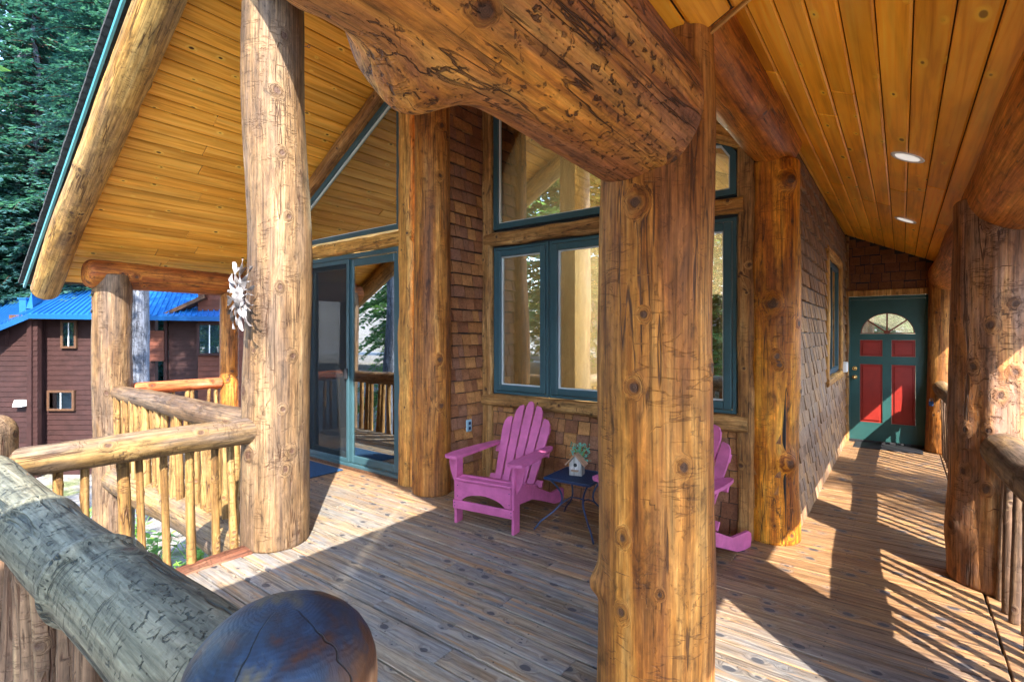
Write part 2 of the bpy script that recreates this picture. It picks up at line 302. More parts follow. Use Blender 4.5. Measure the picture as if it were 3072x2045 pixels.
M['tarp'] = paint('blue_plastic', (0.01, 0.08, 0.65), 0.3, 0.2)
M['rv'] = paint('white_trailer_paint', (0.72, 0.74, 0.77), 0.3, 0.04)

def glass(name, fac, tint):
    t = NT(name)
    fr = t.n('Fresnel', None, IOR=1.5)
    f = t.math('ADD', t.math('MULTIPLY', fr.outputs[0], 1.0), fac, clamp=True)
    tr = t.n('BsdfTransparent', None, Color=tint); gl = t.n('BsdfGlossy', None, Color=(0.92, 0.96, 0.95), Roughness=0.006)
    mx = t.t.nodes.new('ShaderNodeMixShader'); t.set(mx.inputs[0], f)
    t.t.links.new(tr.outputs[0], mx.inputs[1]); t.t.links.new(gl.outputs[0], mx.inputs[2])
    t.t.links.new(mx.outputs[0], t.out.inputs[0]); return t.m
M['glass'] = glass('window_glass', 0.36, (0.74, 0.78, 0.77))
M['glass_far'] = glass('dark_window_glass', 0.30, (0.80, 0.88, 0.95))
def screen():
    t = NT('insect_screen'); tr = t.n('BsdfTransparent', None, Color=(1, 1, 1)); d = t.n('BsdfDiffuse', None, Color=(0.03, 0.035, 0.04))
    mx = t.t.nodes.new('ShaderNodeMixShader'); mx.inputs[0].default_value = 0.42
    t.t.links.new(tr.outputs[0], mx.inputs[1]); t.t.links.new(d.outputs[0], mx.inputs[2]); t.t.links.new(mx.outputs[0], t.out.inputs[0]); return t.m
M['screen'] = screen()

def needle_mat(name, a, b, c3):
    t = NT(name); co, rnd, tc = t.objco(10)
    n = t.noise(co, (1.1, 1.1, 2.2), 5, 0.75); n2 = t.noise(co, (14, 14, 14), 2)
    c = t.ramp(n, [(0.3, a), (0.5, b), (0.7, c3)])
    c = t.mix(1.0, c, t.ramp(n2, [(0.3, 0.7), (0.7, 1.3)]), 'MULTIPLY')
    d = t.n('BsdfPrincipled', None, Base_Color=c, Roughness=0.55)
    tl = t.n('BsdfTranslucent', None, Color=t.mix(1.0, c, (1.1, 1.3, 0.7), 'MULTIPLY'))
    mx = t.t.nodes.new('ShaderNodeMixShader'); mx.inputs[0].default_value = 0.45
    t.t.links.new(d.outputs[0], mx.inputs[1]); t.t.links.new(tl.outputs[0], mx.inputs[2]); t.t.links.new(mx.outputs[0], t.out.inputs[0]); return t.m
M['needles'] = needle_mat('fir_needles', (0.009, 0.040, 0.054), (0.030, 0.098, 0.105), (0.12, 0.28, 0.22))

M['needles_bright'] = needle_mat('brightened_fir_needles', (0.050, 0.11, 0.035), (0.11, 0.21, 0.065), (0.24, 0.38, 0.14))  # same firs, colour brightened so their reflections in the glass look lit
def ground_mat():
    t = NT('forest_ground'); tc = t.t.nodes.new('ShaderNodeTexCoord'); co = tc.outputs['Object']
    n = t.noise(co, (0.35, 0.35, 0.35), 5, 0.65); n2 = t.noise(co, (5, 5, 5), 6, 0.75); n3 = t.noise(co, (45, 45, 45), 4, 0.7)
    dirt = t.ramp(n2, [(0.3, (0.14, 0.12, 0.10)), (0.5, (0.30, 0.27, 0.24)), (0.7, (0.42, 0.39, 0.36))])
    grs = t.ramp(n2, [(0.3, (0.05, 0.09, 0.02)), (0.5, (0.13, 0.17, 0.045)), (0.7, (0.28, 0.27, 0.10))])
    c = t.mix(t.math('MULTIPLY', t.sstep(n, 0.56, 0.68), 0.8), dirt, grs)
    c = t.mix(1.0, c, t.ramp(n3, [(0.3, 0.5), (0.7, 1.5)]), 'MULTIPLY')
    t.bsdf(c, 0.95, t.math('ADD', n2, n3), 1.0, 0.05, 0.1); return t.m
M['ground'] = ground_mat()
M['gravel'] = paint('pale_gravel', (0.36, 0.35, 0.34), 0.95, 0.35, 0.1, 12)

# ------------------------------------------------------------------ object helpers
def tag(o, label=None, cat=None, group=None, kind=None):
    if label: o['label'] = label
    if cat: o['category'] = cat
    if group: o['group'] = group
    if kind: o['kind'] = kind
    return o
def empty(name, loc=(0, 0, 0), rz=0.0, **kw):
    o = bpy.data.objects.new(name, None); COL.objects.link(o); o.location = loc; o.rotation_euler = (0, 0, rz)
    o.empty_display_size = 0.1
    return tag(o, **kw)
def link(name, me, parent=None, loc=(0, 0, 0), rot=(0, 0, 0), scale=(1, 1, 1), **kw):
    o = bpy.data.objects.new(name, me); COL.objects.link(o); o.location = loc; o.rotation_euler = rot; o.scale = scale
    if parent: o.parent = parent
    return tag(o, **kw)
def mesh(name, v, f, mat, smooth=False):
    me = bpy.data.meshes.new(name); me.from_pydata([tuple(map(float, p)) for p in v], [], f); me.materials.append(M[mat] if isinstance(mat, str) else mat)
    if smooth: me.polygons.foreach_set('use_smooth', [True]*len(me.polygons))
    me.update(); return me
class MB:
    """collects boxes, tubes and prisms of ONE part"""
    def __init__(s): s.v = []; s.f = []
    def box(s, lo, hi, ch=0.0, rot=None):
        x0, y0, z0 = lo; x1, y1, z1 = hi; b = len(s.v)
        c = Vector(((x0+x1)/2, (y0+y1)/2, (z0+z1)/2))
        if ch <= 0:
            P = [(x0, y0, z0), (x1, y0, z0), (x1, y1, z0), (x0, y1, z0), (x0, y0, z1), (x1, y0, z1), (x1, y1, z1), (x0, y1, z1)]
            F = [(0, 3, 2, 1), (4, 5, 6, 7), (0, 1, 5, 4), (1, 2, 6, 5), (2, 3, 7, 6), (3, 0, 4, 7)]
        else:
            P = []
            h = [(x1-x0)/2, (y1-y0)/2, (z1-z0)/2]; ch = min(ch, *[q*0.9 for q in h])
            idx = {}
            for sx in (-1, 1):
                for sy in (-1, 1):
                    for sz in (-1, 1):
                        sg = (sx, sy, sz)
                        for a in range(3):
                            p = [sg[k]*(h[k]-(0 if k == a else ch)) for k in range(3)]
                            idx[(sg, a)] = len(P); P.append(tuple(c[k]+p[k] for k in range(3)))
            F = []
            cyc = [(-1, -1), (1, -1), (1, 1), (-1, 1)]
            for a in range(3):
                o1, o2 = (a+1) % 3, (a+2) % 3
                for sa in (-1, 1):
                    q = []
                    for u, w_ in cyc:
                        sg = [0]*3; sg[a] = sa; sg[o1] = u; sg[o2] = w_; q.append(idx[(tuple(sg), a)])
                    F.append(tuple(q if sa > 0 else q[::-1]))
                for u in (-1, 1):
                    for w_ in (-1, 1):
                        g1 = [0]*3; g2 = [0]*3; g1[a] = -1; g2[a] = 1
                        for g in (g1, g2): g[o1] = u; g[o2] = w_
                        g1 = tuple(g1); g2 = tuple(g2)
                        q = [idx[(g1, o1)], idx[(g2, o1)], idx[(g2, o2)], idx[(g1, o2)]]
                        F.append(tuple(q if u*w_ < 0 else q[::-1]))
            for sx in (-1, 1):
                for sy in (-1, 1):
                    for sz in (-1, 1):
                        q = [idx[((sx, sy, sz), a)] for a in range(3)]
                        F.append(tuple(q if sx*sy*sz > 0 else q[::-1]))
        if rot is not None: P = [tuple(rot @ (Vector(p)-c) + c) for p in P]
        s.v += P; s.f += [tuple(i+b for i in q) for q in F]; return s
    def prism(s, poly, a, b_, axis=1):
        """poly of 2-D points extruded along an axis (1: poly is x,z; 0: poly is y,z; 2: poly is x,y)"""
        b = len(s.v); n = len(poly)
        mk = {1: lambda p, t: (p[0], t, p[1]), 0: lambda p, t: (t, p[0], p[1]), 2: lambda p, t: (p[0], p[1], t)}[axis]
        s.v += [mk(p, a) for p in poly] + [mk(p, b_) for p in poly]
        s.f += [tuple(range(b, b+n)), tuple(range(b+2*n-1, b+n-1, -1))]
        s.f += [(b+i, b+n+i, b+n+(i+1) % n, b+(i+1) % n) for i in range(n)]; return s
    def tube(s, pts, r, n=8, caps=True):
        b = len(s.v); pts = [Vector(p) for p in pts]; up = None
        rr = r if isinstance(r, (list, tuple)) else [r]*len(pts)
        for i, p in enumerate(pts):
            d = (pts[min(i+1, len(pts)-1)] - pts[max(i-1, 0)]).normalized()
            if up is None: up = d.orthogonal().normalized()
            up = (up - d*up.dot(d)).normalized(); q = d.cross(up)
            for k in range(n):
                a = 2*PI*k/n; s.v.append(tuple(p + (up*math.cos(a)+q*math.sin(a))*rr[i]))
        for i in range(len(pts)-1):
            for k in range(n):
                k2 = (k+1) % n; s.f.append((b+i*n+k, b+i*n+k2, b+(i+1)*n+k2, b+(i+1)*n+k))
        if caps:
            s.f.append(tuple(b+k for k in range(n))[::-1]); s.f.append(tuple(b+(len(pts)-1)*n+k for k in range(n)))
        return s
    def sphere(s, c, r, n=8, m=6, sc=(1, 1, 1)):
        b = len(s.v)
        for j in range(m+1):
            th = PI*j/m
            for i in range(n):
                a = 2*PI*i/n; s.v.append((c[0]+r*sc[0]*math.sin(th)*math.cos(a), c[1]+r*sc[1]*math.sin(th)*math.sin(a), c[2]+r*sc[2]*math.cos(th)))
        for j in range(m):
            for i in range(n):
                i2 = (i+1) % n; s.f.append((b+j*n+i, b+(j+1)*n+i, b+(j+1)*n+i2, b+j*n+i2))
        return s
    def mesh(s, name, mat, smooth=False): return mesh(name, s.v, s.f, mat, smooth)
    def obj(s, name, mat, parent=None, smooth=False, **kw):
        return link(name, s.mesh(name, mat, smooth), parent, **kw)

def snoise(P, rng, n=7, f=1.0):
    out = np.zeros(len(P))
    for i in range(n):
        k = rng.normal(size=3)*f*(1+0.35*i); out += np.sin(P @ k + rng.uniform(0, 6.28)) / (1+0.35*i)
    return out/3.0

def log_mesh(name, L, r0, r1, mat, seed=1, nk=20, res=0.03, lump=0.035, bend=0.012, dome=(0.03, 0.03), kr=(0.014, 0.026), burls=(), convex=0.0, knots=(), scallop=0.0):
    rng = np.random.default_rng(seed)
    na = max(12, int(2*PI*max(r0, r1)/res)); nz = max(6, int(L/res))
    zs = list(np.linspace(dome[0], L-dome[1], nz)); rf = [1.0]*nz
    pre = []; post = []
    for k in range(1, 9):
        a = k/8*PI/2
        pre.append((dome[0]*(1-math.sin(a)), 1-min(.93, (dome[0]/max(r0, 1e-3))*(1.5 if dome[0] > .1 else 0.9))*(1-math.cos(a))))
        post.append((L-dome[1]*(1-math.sin(a)), 1-min(.93, (dome[1]/max(r1, 1e-3))*(1.5 if dome[1] > .1 else 0.9))*(1-math.cos(a))))
    zs = [p[0] for p in pre[::-1]] + zs + [p[0] for p in post]
    rf = [max(0.06, p[1]) for p in pre[::-1]] + rf + [max(0.06, p[1]) for p in post]
    zs = np.array(zs); rf = np.array(rf); n = len(zs)
    ang = np.arange(na)*2*PI/na
    Z = np.repeat(zs, na); A = np.tile(ang, n); RF = np.repeat(rf, na)
    T = np.clip(Z/L, 0, 1); RR = r0*(1-T)+r1*T
    P = np.stack([np.cos(A)*RR, np.sin(A)*RR, Z], 1)
    q = P*np.array([4.0, 4.0, 1.6])
    rad = RR*(1+lump*snoise(q, rng) + lump*0.45*snoise(P*np.array([22, 22, 7.0]), rng))
    K = [(rng.uniform(0, 2*PI), rng.uniform(0.02, L-0.02), rng.uniform(*kr)) for _ in range(nk)] + list(knots)
    kn = np.full((len(P), 3), 9.0)
    if K:
        best = np.full(len(P), 1e9)
        for (ka, kz, kR) in K:
            da = (A-ka+PI) % (2*PI) - PI; du = da*RR; dv = Z-kz; d2 = (du**2+dv**2)/kR**2
            rad += kR*0.42*np.exp(-d2/3.0)
            s = d2 < best; best[s] = d2[s]; kn[s, 0] = np.clip(du[s]/kR, -30, 30); kn[s, 1] = np.clip(dv[s]/kR*0.8, -30, 30)
    for (ka, kz, sa, sz, hgt) in burls:
        da = (A-ka+PI) % (2*PI) - PI; du = da*RR; dv = Z-kz
        asym = np.where(dv > 0, sz, sz*0.60)
        rad += hgt*np.exp(-(du/sa)**2 - (dv/asym)**2) * (1+0.25*snoise(P*9, rng))
    if scallop: rad += scallop*np.maximum(0, snoise(P*np.array([9, 9, 5.0]), rng))
    rad = rad*RF
    bx = bend*(np.sin(Z*1.3+rng.uniform(0, 6))+0.5*np.sin(Z*3.1+rng.uniform(0, 6))); by = bend*(np.sin(Z*1.1+rng.uniform(0, 6))+0.5*np.sin(Z*2.7+rng.uniform(0, 6)))
    V = np.stack([np.cos(A)*rad+bx, np.sin(A)*rad+by, Z], 1)
    c0 = V[:na].mean(0); c1 = V[-na:].mean(0) + np.array([0, 0, convex])
    V = np.vstack([V, c0, c1])
    i = np.arange(n-1)[:, None]*na; k = np.arange(na)[None, :]; k2 = (k+1) % na
    F = np.stack([i+k, i+k2, i+na+k2, i+na+k], -1).reshape(-1, 4).tolist()
    b = n*na
    F += [(b, (k_+1) % na, k_) for k_ in range(na)] + [(b+1, (n-1)*na+k_, (n-1)*na+(k_+1) % na) for k_ in range(na)]
    me = bpy.data.meshes.new(name); me.from_pydata(V.tolist(), [], F); me.materials.append(M[mat])
    me.polygons.foreach_set('use_smooth', [True]*len(me.polygons))
    at = me.attributes.new('kn', 'FLOAT_VECTOR', 'POINT')
    kk = np.vstack([kn, [9, 9, 9], [9, 9, 9]]).astype(np.float32).ravel(); at.data.foreach_set('vector', kk)
    me.update(); return me
def log(name, p0, p1, r0, r1, mat, parent=None, roll=0.0, **kw):
    lab = {k: kw.pop(k) for k in ('label', 'cat', 'group', 'kind') if k in kw}
    p0 = Vector(p0); p1 = Vector(p1); d = p1-p0
    qi = (d.to_track_quat('Z', 'Y') @ Quaternion((0, 0, 1), roll)).inverted()
    def la(v): v = qi @ Vector(v); return math.atan2(v.y, v.x)
    if 'wburls' in kw: kw['burls'] = [(la(b[0]), *b[1:]) for b in kw.pop('wburls')]
    if 'wknots' in kw: kw['knots'] = [(la((math.cos(b[0]), math.sin(b[0]), 0)), *b[1:]) for b in kw.pop('wknots')]
    me = log_mesh(name, d.length, r0, r1, mat, **kw)
    o = link(name, me, parent, **lab); o.rotation_mode = 'QUATERNION'
    o.location = p0; o.rotation_quaternion = d.to_track_quat('Z', 'Y') @ Quaternion((0, 0, 1), roll)
    return o
def kn_default(me):
    at = me.attributes.new('kn', 'FLOAT_VECTOR', 'POINT')
    at.data.foreach_set('vector', np.full(len(me.vertices)*3, 9.0, np.float32)); return me

def split_log(name, p0, p1, wid, dep, mat, parent=None, seed=0, normal=(0, -1, 0), **kw):
    """a sawn log slab fixed flat on a wall, rounded arrises, wavy edges; local z runs along it"""
    p0 = Vector(p0); p1 = Vector(p1); d = p1-p0; L = d.length; rng = np.random.default_rng(seed)
    prof = [(-.5, 0), (-.5, .55), (-.42, .85), (-.25, 1), (.25, 1), (.42, .85), (.5, .55), (.5, 0)]
    n = max(4, int(L/0.06)); V = []; kn = []
    K = [(rng.uniform(-.35, .35)*wid, rng.uniform(0, L), rng.uniform(.010, .018)) for _ in range(max(1, int(L*2.2)))]
    ph = rng.uniform(0, 6, 6)
    for i in range(n+1):
        z = L*i/n; e = 0.92+0.05*math.sin(z*7+ph[0])+0.04*math.sin(z*17+ph[1])
        f = 0.95+0.06*math.sin(z*5+ph[2])
        for (a, b_) in prof:
            x = a*wid*e + 0.004*math.sin(z*9+ph[3]); V.append((x, b_*dep*f, z))
            best = min(K, key=lambda q: ((x-q[0])/q[2])**2+((z-q[1])/q[2])**2)
            kn.append(((x-best[0])/best[2], (z-best[1])/best[2], 0))
    m = len(prof); F = []
    for i in range(n):
        for k in range(m):
            k2 = (k+1) % m; F.append((i*m+k, (i+1)*m+k, (i+1)*m+k2, i*m+k2))
    F.append(tuple(range(m))); F.append(tuple(n*m+k for k in range(m))[::-1])
    me = mesh(name, V, F, mat)
    at = me.attributes.new('kn', 'FLOAT_VECTOR', 'POINT'); at.data.foreach_set('vector', np.array(kn, np.float32).ravel())
    zax = d.normalized(); yax = Vector(normal); yax = (yax - zax*yax.dot(zax)).normalized(); xax = yax.cross(zax)
    o = link(name, me, parent, **kw); o.rotation_mode = 'QUATERNION'
    o.rotation_quaternion = Matrix((xax, yax, zax)).transposed().to_quaternion(); o.location = p0
    return o

# ------------------------------------------------------------------ roof planes of the lodge
RX, RZ = -3.85, 4.466           # ridge
def zl(x): return RZ + 0.573*(x-RX)
def zr(x): return 2.64 - 0.474*x
YF = 1.30                       # front edge of the main roof
WY = 3.50                       # glass door wall
VY = 4.10                       # window wall
SX = -0.65                      # side wall
EY = 8.75                       # entry door wall

# ------------------------------------------------------------------ ground
def build_ground():
    n = 90; v = []; f = []
    xs = [math.copysign(abs(t)**2.4, t)*700 for t in np.linspace(-1, 1, n)]
    for y in xs:
        for x in xs:
            gx, gy = x-5, y+5
            z = -1.75 + 0.10*math.sin(gx*0.7+1)*math.cos(gy*0.6) + 0.05*math.sin(gx*2.1+gy*1.7)
            d = max(0, -gx-9); z -= min(1.1, d*0.14)          # falls away to the neighbour
            b = max(0, -gy-7); z += min(2.3, b*0.16)          # bank rising behind the photographer
            rr = math.hypot(gx, gy); z += max(0, rr-60)*0.10
            v.append((gx, gy, z))
    for j in range(n-1):
        for i in range(n-1): f.append((j*n+i, j*n+i+1, (j+1)*n+i+1, (j+1)*n+i))
    return link('ground', mesh('ground', v, f, 'ground', True), kind='structure')
build_ground()
rv, rf_ = [], []
for i, t in enumerate(np.linspace(-1, 1, 30)):
    x = t*40-6; yy = -17 + 1.5*math.sin(t*3); z = 0.02
    rv += [(x, yy-1.8, z+0.1), (x, yy+1.8, z)]
    if i: b = 2*i; rf_.append((b-2, b, b+1, b-1))
link('gravel_road', mesh('gravel_road', rv, rf_, 'gravel'), kind='structure')

# ------------------------------------------------------------------ deck
deck_me = MB()
for x in np.arange(-7.3, 0.4, 0.6):
    y0 = 0.32 if x > -3.6 else 1.9
    deck_me.box((x, y0 if x < -1.0 else -1.0, -0.24), (x+0.05, 3.5 if x < -3.5 else (4.1 if x < -0.7 else 8.7), -0.032))
deck = deck_me.obj('deck', 'trim_brown', kind='structure')
bw = 0.140; gap = 0.010
def board_mesh(L):
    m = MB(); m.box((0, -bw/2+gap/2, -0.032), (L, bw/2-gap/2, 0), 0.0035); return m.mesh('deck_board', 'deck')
random.seed(3)
y = -1.0
row = 0
cache = {}
while y < EY:
    yc = y+bw/2
    spans = []
    if yc < 0.34: spans = [(-0.95, 0.385)]
    elif yc < 1.92: spans = [(-3.58, 0.385)]
    elif yc < WY+0.0: spans = [(-7.30, 0.385)]
    elif yc < VY+0.06: spans = [(-3.49, 0.385)]
    else: spans = [(SX-0.0, 0.385)]
    for a, b in spans:
        cuts = [a]
        if b-a > 3:
            c = a + [1.3, 2.5, 3.4, 1.9][row % 4] + random.uniform(-.1, .1)
            while c < b-0.8: cuts.append(c); c += 3.6
        cuts.append(b)
        for c0, c1 in zip(cuts, cuts[1:]):
            L = round(c1-c0-0.004, 2)
            if L not in cache: cache[L] = board_mesh(L)
            link('deck_board', cache[L], deck, (c0, yc, random.uniform(-.0022, .0012)), (random.uniform(-.006, .006), 0, random.uniform(-.0006, .0006)))
    y += bw; row += 1
eb = MB(); eb.box((0.36, -1.0, -0.10), (0.44, EY, -0.045)); eb.obj('dark_gap_strip', 'black', deck)  # black strip below the seam, stands in for shade in the gap
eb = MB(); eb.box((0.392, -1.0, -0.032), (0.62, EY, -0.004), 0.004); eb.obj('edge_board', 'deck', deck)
log('rim_log', (-3.665, 0.30, -0.085), (-3.665, 1.75, -0.075), 0.085, 0.095, 'log_rim', deck, seed=5, nk=6, lump=0.09, bend=0.012)
log('rim_log', (-7.45, 1.94, -0.16), (-3.80, 1.94, -0.16), 0.15, 0.17, 'log_tan', deck, seed=6, nk=12, lump=0.05)
log('rim_log', (-3.6, 0.40, -0.16), (-0.9, 0.40, -0.16), 0.12, 0.12, 'log_brown', deck, seed=8, nk=6)

# ------------------------------------------------------------------ log posts
PG = 'round log posts of the porch'
POSTS = [
 ('A', (-3.66, 1.94, -0.01), 4.42, 0.232, 0.205, 'log_pale', 'thick sunlit log post that carries the metal sun ornament', dict(seed=11, nk=6, lump=0.036, res=0.02, bend=0.018, wknots=[(-0.14, 3.62, 0.026), (-0.40, 3.22, 0.024), (-0.34, 2.79, 0.022), (-0.22, 2.35, 0.020), (-0.06, 1.37, 0.022), (-1.59, 1.13, 0.035), (-1.27, 0.69, 0.030), (-0.03, 0.70, 0.022), (-0.49, 1.85, 0.020), (-0.29, 1.00, 0.018)])),
 ('B', (-3.60, 3.46, -0.01), 4.40, 0.185, 0.165, 'log_brown', 'brown log post between the sliding glass door and the shingled corner', dict(seed=12, nk=26, lump=0.03, res=0.025)),
 ('C', (-0.76, 1.90, -0.01), 2.90, 0.218, 0.205, 'log_brown', 'massive foreground log post in front of the window wall, carrying the rough overhead beam', dict(seed=13, nk=4, lump=0.022, res=0.016, kr=(0.013, 0.024), wburls=[((math.cos(-2.5), math.sin(-2.5), 0), 0.56, 0.05, 0.06, 0.035)], wknots=[(-1.49, 1.98, 0.024), (-1.34, 1.59, 0.013), (-1.49, 1.34, 0.018), (-0.72, 1.07, 0.018), (-1.72, 0.80, 0.018), (-1.76, 0.53, 0.018), (-1.12, 0.63, 0.010), (0.01, 1.40, 0.020)])),
 ('D', (-0.77, 4.24, -0.01), 2.80, 0.198, 0.180, 'log_orange', 'orange knotty log post at the shingled corner where the walkway begins', dict(seed=14, nk=18, lump=0.035, res=0.02, bend=0.015, wburls=[((math.cos(-.8), math.sin(-.8), 0), 2.62, 0.06, 0.07, 0.04), ((math.cos(-.7), math.sin(-.7), 0), .60, 0.07, 0.10, 0.04), ((math.cos(-1.4), math.sin(-1.4), 0), 1.74, 0.07, 0.06, 0.025)], wknots=[(-0.83, 2.62, 0.035), (-1.39, 1.74, 0.040), (-1.22, 1.37, 0.022), (-0.79, 0.60, 0.030), (-1.29, 0.15, 0.012)])),
 ('E', (0.465, 4.27, -0.01), 2.35, 0.232, 0.222, 'log_burly', 'broad burly log post at the right edge of the walkway', dict(seed=15, nk=16, lump=0.035, res=0.02, wburls=[((math.cos(-2.9), math.sin(-2.9), 0), 1.02, 0.14, 0.12, 0.008), ((math.cos(-3.0), math.sin(-3.0), 0), .30, 0.16, 0.20, 0.016), ((math.cos(-1.78), math.sin(-1.78), 0), 1.3, 0.035, 1.6, 0.022)], wknots=[(-2.15, 1.33, 0.022), (-1.62, 1.17, 0.026), (-2.37, 0.70, 0.022), (-2.67, 0.35, 0.020), (-2.33, 0.95, 0.020), (-1.39, 1.70, 0.020)])),
 ('F', (0.445, 8.62, -0.01), 2.40, 0.185, 0.175, 'log_brown', 'log post standing tight beside the green and red entry door', dict(seed=16, nk=14, lump=0.04, res=0.03)),
 ('G', (-7.34, 1.94, -1.95), 4.16, 0.205, 0.190, 'log_pale', 'corner log post at the far end of the pale rail, half lit by the sun', dict(seed=17, nk=26, lump=0.03, res=0.03)),
 ('H', (-7.36, 3.25, -1.95), 4.10, 0.125, 0.115, 'log_brown', 'slim log post at the end of the short red rail', dict(seed=18, nk=18, lump=0.04, res=0.03)),
 ('L', (0.50, 5.97, -0.01), 2.25, 0.150, 0.140, 'log_brown', 'slimmer log post half way along the walkway rail, hidden behind the broad post', dict(seed=20, nk=8, res=0.04)),
 ('K', (0.62, 2.28, -0.01), 2.35, 0.30, 0.28, 'log_brown', 'log post of the entry opening to the right of the photographer', dict(seed=19, nk=10, res=0.04)),
]
for key, p, L, r0, r1, mat, lab, kw in POSTS:
    kw = dict(kw); log('log_post', p, (p[0], p[1], p[2]+L), r0, r1, mat, label=lab, cat='post', group=PG, **kw)
# newel posts with domed heads
log('newel_post', (-0.825, 0.45, -0.01), (-0.825, 0.45, 1.06), 0.158, 0.152, 'dome', label='near newel post with dark polished domed top in the bottom of the view', cat='post', group='newel posts of the railing', seed=31, nk=0, res=0.010, lump=0.030, scallop=0.006, bend=0.0, dome=(0.01, 0.125), convex=0.001)
log('newel_post', (-3.70, 0.43, -0.01), (-3.70, 0.43, 1.10), 0.135, 0.125, 'log_pale', label='pale newel post with rounded top at the left edge of the view', cat='post', group='newel posts of the railing', seed=32, nk=10, res=0.02, dome=(0.01, 0.09), convex=0.004)

# ------------------------------------------------------------------ beams
BG = 'log beams under the porch roof'
log('log_beam', (-0.76, -0.9, 2.31), (-0.76, 1.865, 2.31), 0.205, 0.250, 'log_beam', label='huge rough overhead log beam with a gnarled burl, resting on the foreground post', cat='beam', group=BG,
    seed=41, nk=14, res=0.011, lump=0.016, bend=0.006, dome=(0.05, 0.15), scallop=0.004, kr=(0.012, 0.022), wburls=[((-.50, 0, -.86), 1.68, 0.10, 0.13, 0.090), ((-.85, 0, -.5), 1.64, 0.09, 0.11, 0.055)])
log('log_beam', (-0.76, 1.95, 2.945), (-0.76, 4.32, 2.945), 0.188, 0.182, 'log_smooth', label='smooth orange log beam from the foreground post to the walkway corner post', cat='beam', group=BG,
    seed=42, nk=5, res=0.02, lump=0.02, bend=0.004, dome=(0.03, 0.06))
log('log_beam', (0.56, -0.9, 2.362), (0.56, 4.62, 2.362), 0.255, 0.246, 'log_smooth', label='big eave log beam over the broad post at the right of the walkway', cat='beam', group=BG,
    seed=43, nk=8, res=0.02, lump=0.022, bend=0.006, dome=(0.03, 0.06))
log('log_beam', (0.53, 4.5, 2.27), (0.46, 8.62, 2.27), 0.225, 0.205, 'log_smooth', label='far eave log beam ending above the post beside the entry door', cat='beam', group=BG,
    seed=44, nk=10, res=0.025, lump=0.03, bend=0.012, dome=(0.03, 0.06))
log('log_beam', (-7.34, 1.66, 2.195), (-7.34, 3.48, 2.195), 0.168, 0.150, 'log_plate', label='orange plate log with a rounded end on top of the left corner post', cat='beam', group=BG,
    seed=45, nk=14, res=0.022, lump=0.045, bend=0.008, dome=(0.09, 0.03), convex=0.0)
log('barge_log', (-7.93, 1.44, zl(-7.93)-0.115), (RX+0.10, 1.44, zl(RX+0.10)-0.115), 0.135, 0.150, 'log_gold', label='long pale barge log along the sloping left roof edge', cat='beam', group='barge logs of the main gable',
    seed=46, nk=14, res=0.022, lump=0.045, bend=0.01, dome=(0.035, 0.03))
log('barge_log', (-1.35, 1.70, zr(-1.35)-0.115), (RX+0.12, 1.70, zr(RX+0.12)-0.115), 0.135, 0.150, 'log_tan', label='short barge log on the right side of the main gable, above the photographer', cat='beam', group='barge logs of the main gable', seed=47, nk=8, res=0.04)

# ------------------------------------------------------------------ ceilings and roof
def plank_run(name, mat, parent, x0, x1, zf, ya, yb, step, seed, drop=0.0, breaks=(2.6, 3.9)):
    rng = random.Random(seed); sgn = 1 if x1 > x0 else -1
    slope = (zf(x0+sgn*step)-zf(x0))/step
    wid = math.hypot(step, slope*step); ang = math.atan2(zf(x0+1)-zf(x0), 1)
    lens = {}
    n = int(abs(x1-x0)/step)
    for i in range(n):
        xc = x0+sgn*(i+.5)*step; y = ya
        first = rng.uniform(0.8, breaks[1]); seg = first
        while y < yb-0.02:
            e = min(yb, y+seg)
            if yb-e < 0.7: e = yb
            L = round(e-y, 2)
            if L not in lens:
                m = MB(); m.box((0, -wid/2+0.003, 0), (L-0.003, wid/2-0.003, 0.018), 0.007); lens[L] = m.mesh(name, mat)
            o = link(name, lens[L], parent, (xc, y, zf(xc)+drop+rng.uniform(0, .0012)))
            o.rotation_mode = 'QUATERNION'
            ex = Vector((0, 1, 0)); ez = Vector((-math.sin(ang), 0, math.cos(ang))); ey = ez.cross(ex)
            o.rotation_quaternion = Matrix((ex, ey, ez)).transposed().to_quaternion()
            y = e; seg = rng.uniform(*breaks)
def slab(mb, x0, x1, zf, y0, y1, off, th):
    mb.prism([(x0, zf(x0)+off), (x1, zf(x1)+off), (x1, zf(x1)+off+th), (x0, zf(x0)+off+th)], y0, y1, 1)
cl = MB(); slab(cl, -7.95, RX, zl, YF+0.12, EY+0.1, 0.021, 0.02)
ceil_l = cl.obj('soffit_ceiling', 'groove', label='golden plank soffit rising from the left eave to the ridge', cat='ceiling')
plank_run('ceiling_plank', 'plank_left', ceil_l, RX-0.02, -7.93, zl, YF+0.13, WY, 0.119, 5, breaks=(2.3, 3.0))
cr_ = MB(); slab(cr_, RX, 1.14, zr, 1.89, EY+0.1, 0.021, 0.02); 
ceil_r = cr_.obj('walkway_ceiling', 'groove', label='varnished orange plank ceiling sloping down over the walkway to the right', cat='ceiling')
plank_run('ceiling_plank', 'plank_right', ceil_r, 1.13, -0.83, zr, 1.90, EY, 0.110, 6, breaks=(2.6, 4.2))
plank_run('ceiling_plank', 'plank_right', ceil_r, -0.83, RX+0.02, zr, 1.60, VY, 0.120, 7, breaks=(2.0, 3.0))
def pl(x): return 2.867+0.49*x
def pr(x): return 2.867-0.49*0.1 - 0.49*(x+0.1)
cp = MB(); slab(cp, -1.10, -0.1, pl, -2.2, 1.90, 0.021, 0.02); slab(cp, -0.1, 1.12, pr, -2.2, 1.90, 0.021, 0.02)
ceil_p = cp.obj('entry_ceiling', 'groove', label='pale orange plank ceiling of the entry gable at the top of the view', cat='ceiling')
